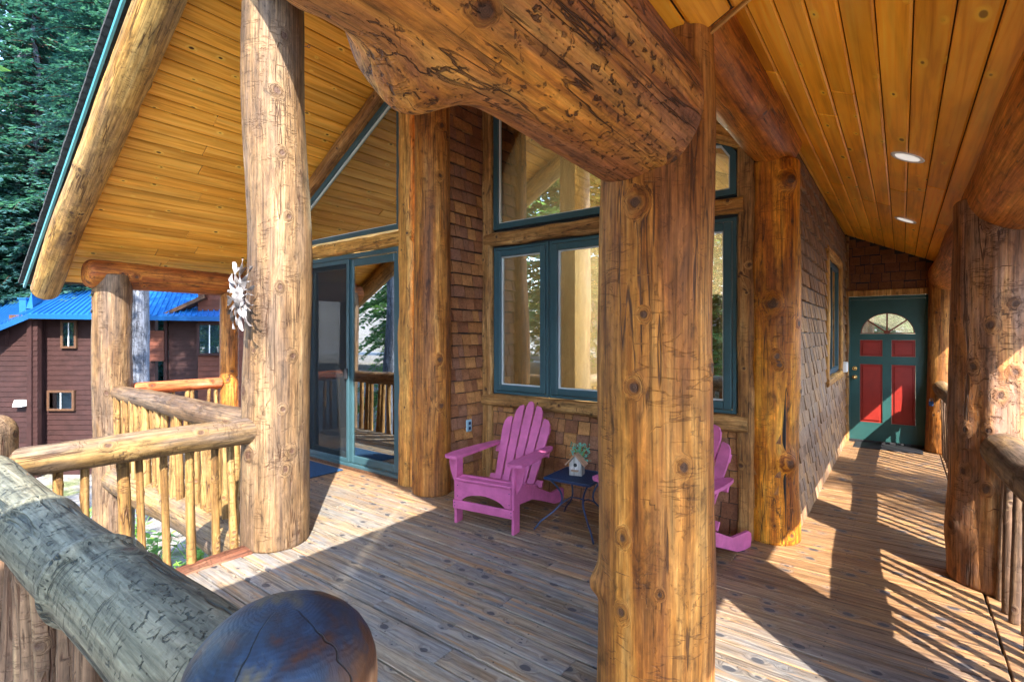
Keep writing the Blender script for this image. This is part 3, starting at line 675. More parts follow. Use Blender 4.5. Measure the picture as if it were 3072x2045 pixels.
plank_run('ceiling_plank', 'plank_right', ceil_p, -0.1, -1.08, pl, -2.2, 1.88, 0.122, 8)
plank_run('ceiling_plank', 'plank_right', ceil_p, -0.1, 1.10, pr, -2.2, 1.88, 0.122, 9)
split_log('edge_trim', (-0.66, 1.895, pl(-0.66)-0.004), (-0.1, 1.895, pl(-0.1)-0.004), 0.018, 0.010, 'trim', ceil_p, seed=4, normal=(0, -1, 0))

rb = MB(); slab(rb, -8.02, RX, zl, YF, EY+0.6, 0.045, 0.035); slab(rb, RX, -2.2, zr, 1.44, EY+0.6, 0.045, 0.035); slab(rb, -2.2, -1.7, zr, 1.30, EY+0.6, 0.045, 0.035); slab(rb, -1.7, -0.5, zr, 1.02, EY+0.6, 0.045, 0.035); slab(rb, -0.5, 1.15, zr, 1.93, EY+0.6, 0.045, 0.035)  # unseen right front edge is stepped to shape the shadows on post and deck
slab(rb, -1.14, -0.1, pl, -2.3, 1.92, 0.045, 0.05); slab(rb, -0.1, 1.16, pr, -2.3, 1.92, 0.045, 0.05)
roof = rb.obj('roof', 'roofing', label='dark shingled roof of the lodge seen edge on above the barge log', cat='roof')
fs = MB(); fs.prism([(-8.04, zl(-8.04)-0.015), (RX, RZ-0.015), (RX, RZ+0.030), (-8.04, zl(-8.04)+0.030)], YF-0.022, YF-0.002, 1)
fs.obj('fascia', 'fascia', roof)
rc = MB()
for i in range(60):     # ragged courses of roofing, their butt ends seen along the rake
    xa = -8.10+i*0.075; jit = random.uniform(-.002, .003)
    rc.prism([(xa, zl(xa)+0.075), (xa+0.09, zl(xa+0.09)+0.075), (xa+0.09, zl(xa+0.09)+0.098+jit), (xa, zl(xa)+0.112+jit)], YF-0.055-jit, YF+0.3, 1)
rco = rc.obj('roofing_course', 'roofing', roof); rco['kind'] = 'stuff'

# ------------------------------------------------------------------ shingles
SH = {}
def shingle_proto(mat):
    if mat not in SH:
        m = MB()
        # unit shingle: x 0..1 wide, z 0..1 high, y thickness: butt thick at the bottom
        P = [(0, 0, 0), (1, 0, 0), (1, -1.0, 0), (0, -1.0, 0), (0, 0, 1), (1, 0, 1), (1, -0.25, 1), (0, -0.25, 1)]
        F = [(0, 1, 2, 3), (4, 7, 6, 5), (3, 2, 6, 7), (0, 4, 5, 1), (0, 3, 7, 4), (1, 5, 6, 2)]
        m.v = P; m.f = F; SH[mat] = m.mesh('shingle', mat)
    return SH[mat]
def shingles(parent, mat, o, ux, L, z0, z1f, course=0.122, seed=0, maxn=300, holes=(), wr=(0.075, 0.15), stag=0.0):
    """o: start point on the wall face; ux: unit direction along the wall; outward is (uy,-ux) side"""
    rng = random.Random(seed); me = shingle_proto(mat); cnt = 0; extra = MB()
    rz = math.atan2(ux[1], ux[0]); row = 0; items = []
    z = z0
    zmax = max(z1f(0), z1f(L))
    while z < zmax-0.02:
        s = -rng.uniform(0, .06)
        while s < L-0.01:
            w_ = rng.uniform(*wr); a = max(0, s); b = min(L, s+w_); s += w_
            if b-a < 0.02: continue
            top = min(z+course-0.0095, z1f((a+b)/2))
            if top-z < 0.03: continue
            if any(a < h[1] and b > h[0] and z+course*0.5 > h[2] and z+course*0.5 < h[3] for h in holes):
                skip = False
                for h in holes:
                    if z+course*0.5 > h[2] and z+course*0.5 < h[3]:
                        if a >= h[0] and b <= h[1]: skip = True
                        elif a < h[0] < b: b = h[0]
                        elif a < h[1] < b: a = h[1]
                if skip or b-a < 0.02: continue
            items.append((a, z+rng.uniform(-.004, .004)-(rng.random()*stag), b-a-0.008, top-z, rng.uniform(.010, .018)))
        z += course; row += 1
    items.sort(key=lambda q: q[0] if L > 3 else 0)
    for k, (a, zz, w_, h, th) in enumerate(items):
        p = (o[0]+ux[0]*a, o[1]+ux[1]*a, zz)
        if k < maxn: link('shingle', me, parent, p, (0, 0, rz), (w_, th*1.7, h))
        else:
            nx, ny = ux[1], -ux[0]; b = len(extra.v); c = [(0, 0, 0), (1, 0, 0), (1, 1, 0), (0, 1, 0), (0, 0, 1), (1, 0, 1), (1, .25, 1), (0, .25, 1)]
            extra.v += [(p[0]+ux[0]*w_*q[0]+nx*th*1.7*q[1], p[1]+ux[1]*w_*q[0]+ny*th*1.7*q[1], zz+h*q[2]) for q in c]
            extra.f += [tuple(i+b for i in q) for q in [(0, 1, 2, 3), (4, 7, 6, 5), (3, 2, 6, 7), (0, 4, 5, 1), (0, 3, 7, 4), (1, 5, 6, 2)]]
    if extra.v: e = extra.obj('shingle_courses', M[mat+'_far'] if mat+'_far' in M else mat, parent); e['kind'] = 'stuff'
def far_shingle(name, stops):
    t = NT(name); tc = t.t.nodes.new('ShaderNodeTexCoord'); geo = t.n('NewGeometry'); rnd = geo.outputs['Random Per Island']
    co = tc.outputs['Object']
    g = t.noise(co, (60, 60, 4), 5, 0.65, 0.2); c = t.ramp(rnd, stops)
    c = t.mix(1.0, c, t.ramp(g, [(0.28, 0.6), (0.5, 1.0), (0.75, 1.3)]), 'MULTIPLY'); t.bsdf(c, 0.7, g, 0.5, 0.01, 0.25); return t.m
M['shingle_grey_far'] = far_shingle('weathered_cedar_courses', [(0.0, (0.18, 0.100, 0.054)), (0.3, (0.30, 0.165, 0.082)), (0.6, (0.25, 0.160, 0.105)), (1.0, (0.42, 0.22, 0.09))])

# ------------------------------------------------------------------ walls
# (1) glass door wall, y = WY
dw = MB()
dw.box((-7.30, WY, -0.2), (-5.99, WY+0.15, 2.55))
DX0, DX1, DZ = -5.92, -4.08, 2.42
dw.prism([(-5.99, zl(-5.99)-0.22), (-3.86, zl(-3.86)-0.22), (-3.86, zl(-3.86)+0.012), (-5.99, zl(-5.99)+0.012)], WY+0.06, WY+0.15, 1)
dw.prism([(-7.30, 2.55), (-5.99, 2.55), (-5.99, zl(-5.99)+0.012), (-7.30, zl(-7.30)+0.012)], WY, WY+0.15, 1)
wall1 = dw.obj('shingle_wall', 'black', label='wall holding the sliding glass door and the slanted window above it', cat='wall')
shingles(wall1, 'shingle', (-7.30, WY-0.001), (1, 0), 1.28, -0.15, lambda s: zl(-7.30+s)-0.30, seed=21)
split_log('header_log', (-6.05, WY+0.02, 2.50), (-3.86, WY+0.02, 2.50), 0.155, 0.10, 'trim', wall1, seed=1)
split_log('door_trim', (-3.97, WY+0.0, 0.0), (-3.97, WY+0.0, 4.2), 0.215, 0.09, 'trim', wall1, seed=2)
split_log('door_trim', (-6.02, WY+0.02, 0.0), (-6.02, WY+0.02, 2.43), 0.15, 0.07, 'trim', wall1, seed=3)
split_log('rafter_log', (-7.35, WY+0.03, zl(-7.35)-0.10), (RX+0.2, WY+0.03, zl(RX+0.2)-0.10), 0.17, 0.13, 'trim_brown', wall1, seed=4)
sl = MB(); sl.box((-6.0, WY-0.04, -0.02), (-4.02, WY+0.1, 0.03), 0.004); sl.obj('threshold', 'trim_brown', wall1)
# (2) return wall, x = -3.49 facing +x
rw = MB(); rw.box((-3.60, WY+0.1, -0.2), (-3.49, VY+0.15, 4.28))
wall2 = rw.obj('shingle_wall', 'black', label='narrow shingled return wall between the brown post and the window wall', cat='wall')
shingles(wall2, 'shingle', (-3.489, WY+0.05), (0, 1), 0.54, 0.0, lambda s: 4.25, course=0.118, seed=22, wr=(0.07, 0.17), stag=0.004)
# (3) window wall, y = VY
ww = MB()
ww.box((-3.49, VY, -0.2), (-0.66, VY+0.14, 0.80))
ww.box((-1.97, VY, 0.80), (-1.655, VY+0.14, 3.3)); ww.box((-0.97, VY, 0.80), (-0.66, VY+0.14, 2.93)); ww.box((-3.49, VY, 0.80), (-3.345, VY+0.14, 4.2))
ww.box((-3.345, VY, 2.40), (-1.97, VY+0.14, 2.60)); ww.box((-1.655, VY, 2.40), (-0.97, VY+0.14, 2.58))
ww.prism([(-3.49, zr(-3.49)-0.26), (-0.66, zr(-0.66)-0.26), (-0.66, zr(-0.66)+0.012), (-3.49, zr(-3.49)+0.012)], VY+0.03, VY+0.14, 1)
wall3 = ww.obj('shingle_wall', 'black', label='window wall with low shingles behind the magenta chairs', cat='wall')
shingles(wall3, 'shingle', (-3.40, VY-0.001), (1, 0), 2.72, 0.0, lambda s: 0.80, course=0.122, seed=23)
split_log('sill_log', (-3.46, VY+0.0, 0.845), (-0.90, VY+0.0, 0.845), 0.135, 0.085, 'trim_brown', wall3, seed=11)
split_log('header_log', (-3.44, VY+0.0, 2.485), (-1.93, VY+0.0, 2.485), 0.145, 0.075, 'trim_brown', wall3, seed=12)
split_log('header_log', (-1.68, VY+0.0, 2.482), (-0.93, VY+0.0, 2.482), 0.130, 0.075, 'trim', wall3, seed=13)
split_log('corner_log', (-3.415, VY+0.0, 0.0), (-3.415, VY+0.0, 4.15), 0.135, 0.065, 'trim_brown', wall3, seed=14)
split_log('mullion_log', (-1.81, VY+0.0, 0.80), (-1.81, VY+0.0, 3.3), 0.26, 0.06, 'trim_brown', wall3, seed=15)
split_log('side_trim', (-0.92, VY+0.0, 0.0), (-0.92, VY+0.0, 2.93), 0.125, 0.06, 'trim_brown', wall3, seed=16)
split_log('rafter_log', (-3.40, VY+0.01, zr(-3.40)-0.10), (-0.75, VY+0.01, zr(-0.75)-0.10), 0.20, 0.10, 'trim', wall3, seed=17)
# (4) side wall, x = SX facing +x, runs to the entry
sw = MB()
wy0, wy1, wz0, wz1 = 6.45, 7.85, 1.06, 2.36
for (a, b, c, d_) in ((4.25, wy0, -0.2, zr(SX)+0.03), (wy1, EY, -0.2, zr(SX)+0.03), (wy0, wy1, -0.2, wz0), (wy0, wy1, wz1, zr(SX)+0.03)):
    sw.box((SX-0.14, a, c), (SX, b, d_))
wall4 = sw.obj('shingle_wall', 'black', label='long weathered shingle wall beside the walkway', cat='wall')
shingles(wall4, 'shingle_grey', (SX+0.001, 4.34), (0, 1), EY-4.34, 0.0, lambda s: zr(SX)-0.02, course=0.128, seed=24, holes=[(wy0-0.09-4.34, wy1+0.09-4.34, wz0-0.10, wz1+0.10)], stag=0.006)
# (5) entry door wall, y = EY
ew = MB()
ex0, ex1, ez1 = -0.585, 0.255, 2.045
ew.prism([(SX, 2.06), (0.62, 2.06), (0.62, zr(0.62)+0.012), (SX, zr(SX)+0.012)], EY, EY+0.14, 1)
ew.box((SX, EY, -0.1), (ex0-0.035, EY+0.14, 2.06)); ew.box((ex1+0.035, EY, -0.1), (0.62, EY+0.14, 2.06))
wall5 = ew.obj('shingle_wall', 'black', label='small shingled wall above the green entry door', cat='wall')
shingles(wall5, 'shingle_red', (SX, EY-0.001), (1, 0), 1.2, 2.13, lambda s: zr(SX+s)-0.015, course=0.125, seed=25, wr=(0.09, 0.17), stag=0.01)
hb = MB(); hb.box((SX+0.02, EY-0.05, 2.052), (0.29, EY+0.01, 2.135), 0.006); kn_default(hb.obj('header_board', 'trim', wall5).data)
split_log('corner_log', (SX+0.028, EY-0.0, 0.0), (SX+0.028, EY-0.0, zr(SX)-0.03), 0.055, 0.05, 'trim_brown', wall5, seed=18)
# interior shell seen through the glass
inn = MB()
inn.box((-7.2, 9.0, -0.1), (-0.8, 9.1, 4.4)); inn.box((-7.3, WY+0.2, -0.1), (-7.2, 9.0, 2.6)); inn.box((-7.2, WY+0.16, -0.06), (-0.8, 9.0, -0.02))
inn.box((-3.75, WY+0.5, -0.02), (-3.62, 6.2, 4.2))
room = inn.obj('interior_room', 'cream', label='cream interior room seen through the windows', cat='room')
plank_run('ceiling_plank', 'plank_inside', room, RX-0.02, -7.2, zl, WY+0.16, 8.9, 0.150, 15, drop=-0.02, breaks=(5, 6))
plank_run('ceiling_plank', 'plank_inside', room, RX+0.02, -0.83, zr, VY+0.16, 8.9, 0.150, 16, drop=-0.02, breaks=(5, 6))
cb = MB(); cb.box((-2.6, 8.4, -0.02), (-0.9, 8.98, 0.9), 0.01); cb.obj('kitchen_cabinet', 'cabinet', label='low oak kitchen cabinet far inside the room', cat='cabinet')
cb = MB(); cb.box((-2.30, 6.4, -0.02), (-1.75, 6.9, 2.0), 0.01); cb.obj('tall_cabinet', 'cabinet', label='tall oak cabinet seen through the casement beside the foreground post', cat='cabinet')

for (x, y_, z_, lab, pw) in ((-5.3, 5.6, 3.25, 'lit ceiling lamp of the room behind the sliding door', 120), (-2.2, 6.0, 3.15, 'lit ceiling lamp of the room behind the casement windows', 3.5), (-1.6, 8.2, 2.45, 'warm lamp above the kitchen cabinet', 12)):
    ll = bpy.data.lights.new('room_lamp_light', 'POINT'); ll.energy = pw; ll.color = (1.0, 0.86, 0.62); ll.shadow_soft_size = 0.08
    fx = MB(); fx.tube([(0, 0, 0.06), (0, 0, 0.16)], [.10, .04], 14); fo = fx.obj('room_lamp', 'white', label=lab, cat='lamp'); fo.location = (x, y_, z_)
    lo = bpy.data.objects.new('lamp_light', ll); COL.objects.link(lo); lo.parent = fo

# ------------------------------------------------------------------ windows and doors
def frame_ring(x0, x1, z0, z1, w_, y0, y1, ch=0.003):
    m = MB(); m.box((x0, y0, z0), (x0+w_, y1, z1), ch); m.box((x1-w_, y0, z0), (x1, y1, z1), ch)
    m.box((x0+w_, y0+0.001, z0), (x1-w_, y1, z0+w_), ch); m.box((x0+w_, y0+0.001, z1-w_), (x1-w_, y1, z1), ch); return m
def casement(name, x0, x1, z0, z1, yw, label, group=None):
    e = empty(name, ((x0+x1)/2, yw, z0), label=label, cat='window', group=group)
    cx = (x0+x1)/2
    loc = lambda m, n_, mt: m.obj(n_, mt, e)
    a, b, h = x0-cx, x1-cx, z1-z0
    loc(frame_ring(a, b, 0, h, 0.028, -0.030, 0.06), 'frame', 'teal')
    loc(frame_ring(a+0.032, b-0.032, 0.032, h-0.032, 0.060, -0.042, 0.02, 0.006), 'sash', 'teal')
    loc(frame_ring(a+0.092, b-0.092, 0.092, h-0.092, 0.012, -0.012, 0.012, 0), 'glazing_bead', 'sash_alu')
    m = MB(); m.box((a+0.1, -0.002, 0.1), (b-0.1, 0.002, h-0.1)); loc(m, 'pane', 'glass')
    return e
casement('casement_window', -3.335, -2.665, 0.915, 2.395, VY, 'leftmost teal casement window of the window wall, dark inside', 'teal casement windows')
casement('casement_window', -2.655, -1.985, 0.915, 2.395, VY, 'teal casement window left of the foreground post, showing a cabinet', 'teal casement windows')
casement('casement_window', -1.65, -0.985, 0.915, 2.395, VY, 'teal casement window between the foreground post and the orange corner post', 'teal casement windows')
def poly_window(name, poly, yw, label, fw=0.05, panes=1):
    """fixed window with a slanted top: poly (x,z) counter-clockwise"""
    c = (sum(p[0] for p in poly)/len(poly), min(p[1] for p in poly)); e = empty(name, (c[0], yw, c[1]), label=label, cat='window')
    P = [Vector((p[0]-c[0], p[1]-c[1])) for p in poly]; n = len(P)
    def inset(d):
        out = []
        for i in range(n):
            a, b, c_ = P[i-1], P[i], P[(i+1) % n]; e1 = (b-a).normalized(); e2 = (c_-b).normalized()
            n1 = Vector((-e1.y, e1.x)); n2 = Vector((-e2.y, e2.x)); k = (n1+n2).normalized(); out.append(b+k*(d/max(0.3, k.dot(n1))))
        return out
    for nm, d0, d1, ya, yb, mt in (('frame', 0, fw, -0.035, 0.05, 'teal'), ('glazing_bead', fw, fw+0.014, -0.012, 0.02, 'sash_alu')):
        A, B = inset(d0), inset(d1); v = []; f = []
        for (q, yy) in ((A, ya), (B, ya), (A, yb), (B, yb)): v += [(p.x, yy, p.y) for p in q]
        for i in range(n):
            j = (i+1) % n
            f += [(i, j, n+j, n+i), (2*n+i, 3*n+i, 3*n+j, 2*n+j), (i, 2*n+i, 2*n+j, j), (n+i, n+j, 3*n+j, 3*n+i)]
        link(nm, mesh(nm, v, f, mt), e)
    G = inset(fw+0.006); m = MB(); m.prism([(p.x, p.y) for p in G], -0.002, 0.002, 1); m.obj('pane', 'glass', e)
    return e
to = 0.21
poly_window('gable_window', [(-6.6, 2.60), (-4.10, 2.60), (-4.10, zl(-4.10)-to), (-6.6, zl(-6.6)-to)], WY+0.02, 'slanted fixed window above the sliding glass door', 0.055)
poly_window('gable_window', [(-3.335, 2.585), (-1.985, 2.585), (-1.985, zr(-1.985)-to-0.02), (-3.335, zr(-3.335)-to-0.02)], VY, 'large slanted fixed window above the pair of casements', 0.055)
poly_window('gable_window', [(-1.65, 2.565), (-0.985, 2.565), (-0.985, 2.875), (-1.07, 3.00), (-1.65, 3.10)], VY, 'small clipped window above the right casement', 0.045)

sg = empty('sliding_glass_door', ((DX0+DX1)/2, WY, 0.03), label='teal framed sliding glass door left of the brown post', cat='door')
a, b = -(DX1-DX0)/2, (DX1-DX0)/2; h = 2.39
m = MB(); m.box((a, -0.03, 0), (a+0.045, 0.10, h), .004); m.box((b-0.045, -0.03, 0), (b, 0.10, h), .004); m.box((a+0.045, -0.028, h-0.05), (b-0.045, 0.10, h), .004); m.box((a+0.045, -0.028, 0), (b-0.045, 0.10, 0.035), .004)
m.obj('frame', 'teal', sg)
frame_ring(0.0, b-0.05, 0.04, h-0.055, 0.085, 0.0, 0.04, 0.006).obj('fixed_panel', 'teal', sg)
m = MB(); m.box((0.08, 0.014, 0.12), (b-0.13, 0.020, h-0.135)); m.obj('pane', 'glass', sg)
frame_ring(a+0.05, 0.05, 0.04, h-0.055, 0.085, 0.048, 0.085, 0.006).obj('sliding_panel', 'teal', sg)
m = MB(); m.box((a+0.13, 0.062, 0.12), (-0.03, 0.068, h-0.135)); m.obj('pane', 'glass', sg)
frame_ring(a+0.05, 0.035, 0.04, h-0.055, 0.045, -0.022, -0.004, 0.003).obj('screen_frame', 'teal', sg)
m = MB(); m.box((a+0.09, -0.014, 0.08), (-0.008, -0.012, h-0.10)); m.obj('insect_screen', 'screen', sg)
m = MB(); m.box((-0.02, -0.045, 0.98), (0.025, -0.022, 1.10), .006); m.obj('handle', 'black', sg)

# side wall window (faces +x)
e = empty('side_window', (SX, (wy0+wy1)/2, wz0), R(90), label='narrow looking wood trimmed window in the walkway wall', cat='window')
hw = (wy1-wy0)/2; hh = wz1-wz0
frame_ring(-hw, hw, 0, hh, 0.05, 0.0, 0.06).obj('frame', 'teal', e)
m = MB(); m.box((-0.02, 0.005, 0.05), (0.02, 0.05, hh-0.05)); m.obj('mullion', 'teal', e)
m = MB(); m.box((-hw+0.04, 0.02, 0.04), (hw-0.04, 0.026, hh-0.04)); m.obj('pane', 'glass', e)
for k, (p0, p1) in enumerate((((-hw-0.05, 0.0, -0.10), (-hw-0.05, 0.0, hh+0.08)), ((hw+0.05, 0.0, -0.10), (hw+0.05, 0.0, hh+0.08)), ((-hw-0.10, 0.0, hh+0.06), (hw+0.10, 0.0, hh+0.06)), ((-hw-0.10, 0.0, -0.06), (hw+0.10, 0.0, -0.06)))):
    split_log('casing', p0, p1, 0.105, 0.045, 'trim', e, seed=30+k)

# entry door
ed = empty('entry_door', ((ex0+ex1)/2, EY, 0.0), label='dark green entry door with four red panels and a fan light', cat='door')
a, b = ex0-(ex0+ex1)/2, ex1-(ex0+ex1)/2
m = MB(); m.box((a-0.035, -0.02, 0), (a, 0.06, 2.05), .004); m.box((b, -0.03, 0), (b+0.035, 0.06, 2.05), .004); m.box((a, -0.02, 2.005), (b, 0.06, 2.05), .003); m.obj('frame', 'teal_dark', ed)
# slab with real recesses: stiles and rails around the panels
def stile(m, x0, x1, z0, z1): m.box((x0, 0.012, z0), (x1, 0.05, z1))
W2 = b-a; px = [a+0.115, a+0.375, a+0.475, a+0.735]
m = MB()
for (x0, x1, z0, z1) in ((a, px[0], 0.035, 2.003), (px[3], b, 0.035, 2.003), (px[0], px[3], 0.035, 0.285), (px[0], px[3], 1.10, 1.21), (px[0], px[3], 1.44, 1.525)): stile(m, x0, x1, z0, z1)
stile(m, px[1], px[2], 0.285, 1.10); stile(m, px[1], px[2], 1.21, 1.44)
cxm = (px[0]+px[3])/2; rad = (px[3]-px[0])/2-0.008
arc = [(cxm+rad*math.cos(t), 1.53+rad*0.92*math.sin(t)) for t in np.linspace(PI, 0, 19)]
m.prism([(px[0], 1.525)] + arc[:10] + [(cxm, 2.003), (px[0], 2.003)], 0.012, 0.05, 1)
m.prism([(cxm, 2.003)] + arc[9:] + [(px[3], 1.525), (px[3], 2.003)], 0.012, 0.05, 1)
slab_o = m.obj('door_slab', 'teal_dark', ed)
for (x0, x1, z0, z1) in ((px[0], px[1], 0.285, 1.10), (px[2], px[3], 0.285, 1.10), (px[0], px[1], 1.21, 1.44), (px[2], px[3], 1.21, 1.44)):
    m = MB(); m.box((x0+0.001, 0.028, z0+0.001), (x1-0.001, 0.045, z1-0.001)); m.box((x0+0.028, 0.016, z0+0.028), (x1-0.028, 0.03, z1-0.028), 0.010); m.obj('panel', 'red_panel', ed)
m = MB(); m.prism([(p[0], p[1]) for p in arc], 0.030, 0.034, 1); m.obj('fan_light', 'glass', ed)
m = MB()
for t in (PI*0.235, PI*0.5, PI*0.765):
    m.tube([(cxm, 0.022, 1.54), (cxm+rad*math.cos(t), 0.022, 1.53+rad*0.92*math.sin(t))], 0.010, 6)
m.tube([(p[0]-(p[0]-cxm)*0.02, 0.014, p[1]) for p in arc], 0.006, 6); m.tube([(cxm-rad, 0.014, 1.533), (cxm+rad, 0.014, 1.533)], 0.006, 6); m.sphere((cxm, 0.02, 1.545), 0.036, 10, 6, (1, .3, .8))
m.obj('muntin', 'red_line', ed)
for zz in (0.91, 1.035):
    m = MB(); m.tube([(a+0.055, 0.012, zz), (a+0.055, -0.004, zz)], 0.030, 14); m.sphere((a+0.055, -0.035 if zz < 1 else -0.01, zz), 0.026 if zz < 1 else 0.018, 12, 8); m.obj('door_knob' if zz < 1 else 'deadbolt', 'brass', ed)
m = MB(); m.box((a-0.03, -0.03, 0.001), (b+0.03, 0.05, 0.034), .004); m.obj('threshold', 'black', ed)
# fanlight backing room
m = MB(); m.box((SX-0.3, EY+1.2, 0), (1.0, EY+1.25, 2.9)); m.obj('hall_wall', 'cream', label='pale hall wall behind the fan light of the entry door', cat='wall')

# ------------------------------------------------------------------ railings
POLES = {}
def pole_mesh(mat, k, L=0.86):
    if (mat, k, L) not in POLES:
        rng = random.Random(k*7+1); r = rng.uniform(0.021, 0.030)
        POLES[(mat, k, L)] = log_mesh('baluster', L, r*1.05, r*0.92, mat, seed=100+k, nk=5, res=0.02, lump=0.09, bend=0.008, dome=(0.004, 0.004), kr=(0.008, 0.013))
    return POLES[(mat, k, L)]
def railing(p0, p1, zc, r0, r1, mat, pmat, label, n, seed, zb=0.0, off=(0, 0), thick=1.0, group='log railings of the porch', rkw={}, skip=(0.06, 0.94), lower=False):
    p0 = Vector((*p0, 0)); p1 = Vector((*p1, 0)); d = p1-p0
    e = empty('log_railing', (p0.x, p0.y, 0), label=label, cat='railing', group=group)
    o = log('rail', (0, 0, zc), (d.x, d.y, zc), r0, r1, mat, e, seed=seed, **rkw)
    rng = random.Random(seed)
    for i in range(n):
        t = skip[0]+(skip[1]-skip[0])*(i+rng.uniform(-.16, .16))/(max(1, n-1))
        me = pole_mesh(pmat, rng.randrange(8)); sc = thick*rng.uniform(.85, 1.15)
        top = zc - 0.02
        o = link('baluster', me, e, (d.x*t+off[0]+rng.uniform(-.008, .008), d.y*t+off[1]+rng.uniform(-.008, .008), zb), (rng.uniform(-.035, .035), rng.uniform(-.035, .035), rng.uniform(0, 6.28)), (sc, sc, (top-zb)/0.86))
    return e
railing((-3.655, 0.50), (-3.655, 1.76), 0.845, 0.080, 0.092, 'log_tan', 'pole', 'sun bleached log railing from the left newel to the sunlit post', 9, 51, zb=0.02, off=(-0.045, 0), thick=1.05, rkw=dict(nk=8, res=0.016, lump=0.06, bend=0.008, dome=(0.05, 0.02), kr=(0.012, 0.02)), skip=(0.08, 0.93))
railing((-7.16, 1.94), (-3.86, 1.94), 0.835, 0.088, 0.112, 'log_pale', 'pole', 'long pale log railing from the corner post to the sunlit post', 22, 52, zb=-0.05, off=(0, -0.03), thick=1.35, rkw=dict(nk=10, res=0.022, lump=0.035, bend=0.012, dome=(0.05, 0.02)), skip=(0.05, 0.97))
railing((-7.34, 2.12), (-7.34, 3.14), 0.86, 0.075, 0.072, 'log_red', 'pole', 'short reddish log railing at the far left end of the deck', 8, 53, zb=0.0, rkw=dict(nk=4, res=0.022, lump=0.04, bend=0.006, dome=(0.03, 0.03)), thick=0.95)
railing((-0.90, 0.46), (-3.58, 0.44), 0.815, 0.126, 0.104, 'log_grey', 'pole_dark', 'thick weathered grey log railing running to the near newel post', 19, 54, zb=-0.05, off=(0, -0.06), thick=1.3, rkw=dict(nk=9, res=0.012, lump=0.030, bend=0.012, dome=(0.03, 0.04), kr=(0.012, 0.024), wburls=[((0, -.5, .85), 0.95, 0.30, 0.05, 0.020), ((0, -.2, .95), 1.55, 0.30, 0.05, 0.014)]), skip=(0.10, 0.97))
railing((0.46, 4.07), (0.56, 2.50), 0.845, 0.105, 0.11, 'log_tan', 'pole_dark', 'curving log railing in front of the broad right post', 12, 55, zb=0.0, off=(0.0, 0), thick=1.0, rkw=dict(nk=5, res=0.018, lump=0.03, bend=0.016, dome=(0.03, 0.03)), skip=(0.05, 0.96))
railing((0.47, 4.52), (0.385, 8.45), 0.845, 0.075, 0.085, 'log_tan', 'pole_dark', 'far log railing along the walkway to the entry door', 27, 56, zb=0.0, off=(0.03, 0), thick=0.9, rkw=dict(nk=6, res=0.03, lump=0.04, bend=0.014, dome=(0.03, 0.03)), skip=(0.02, 0.98))

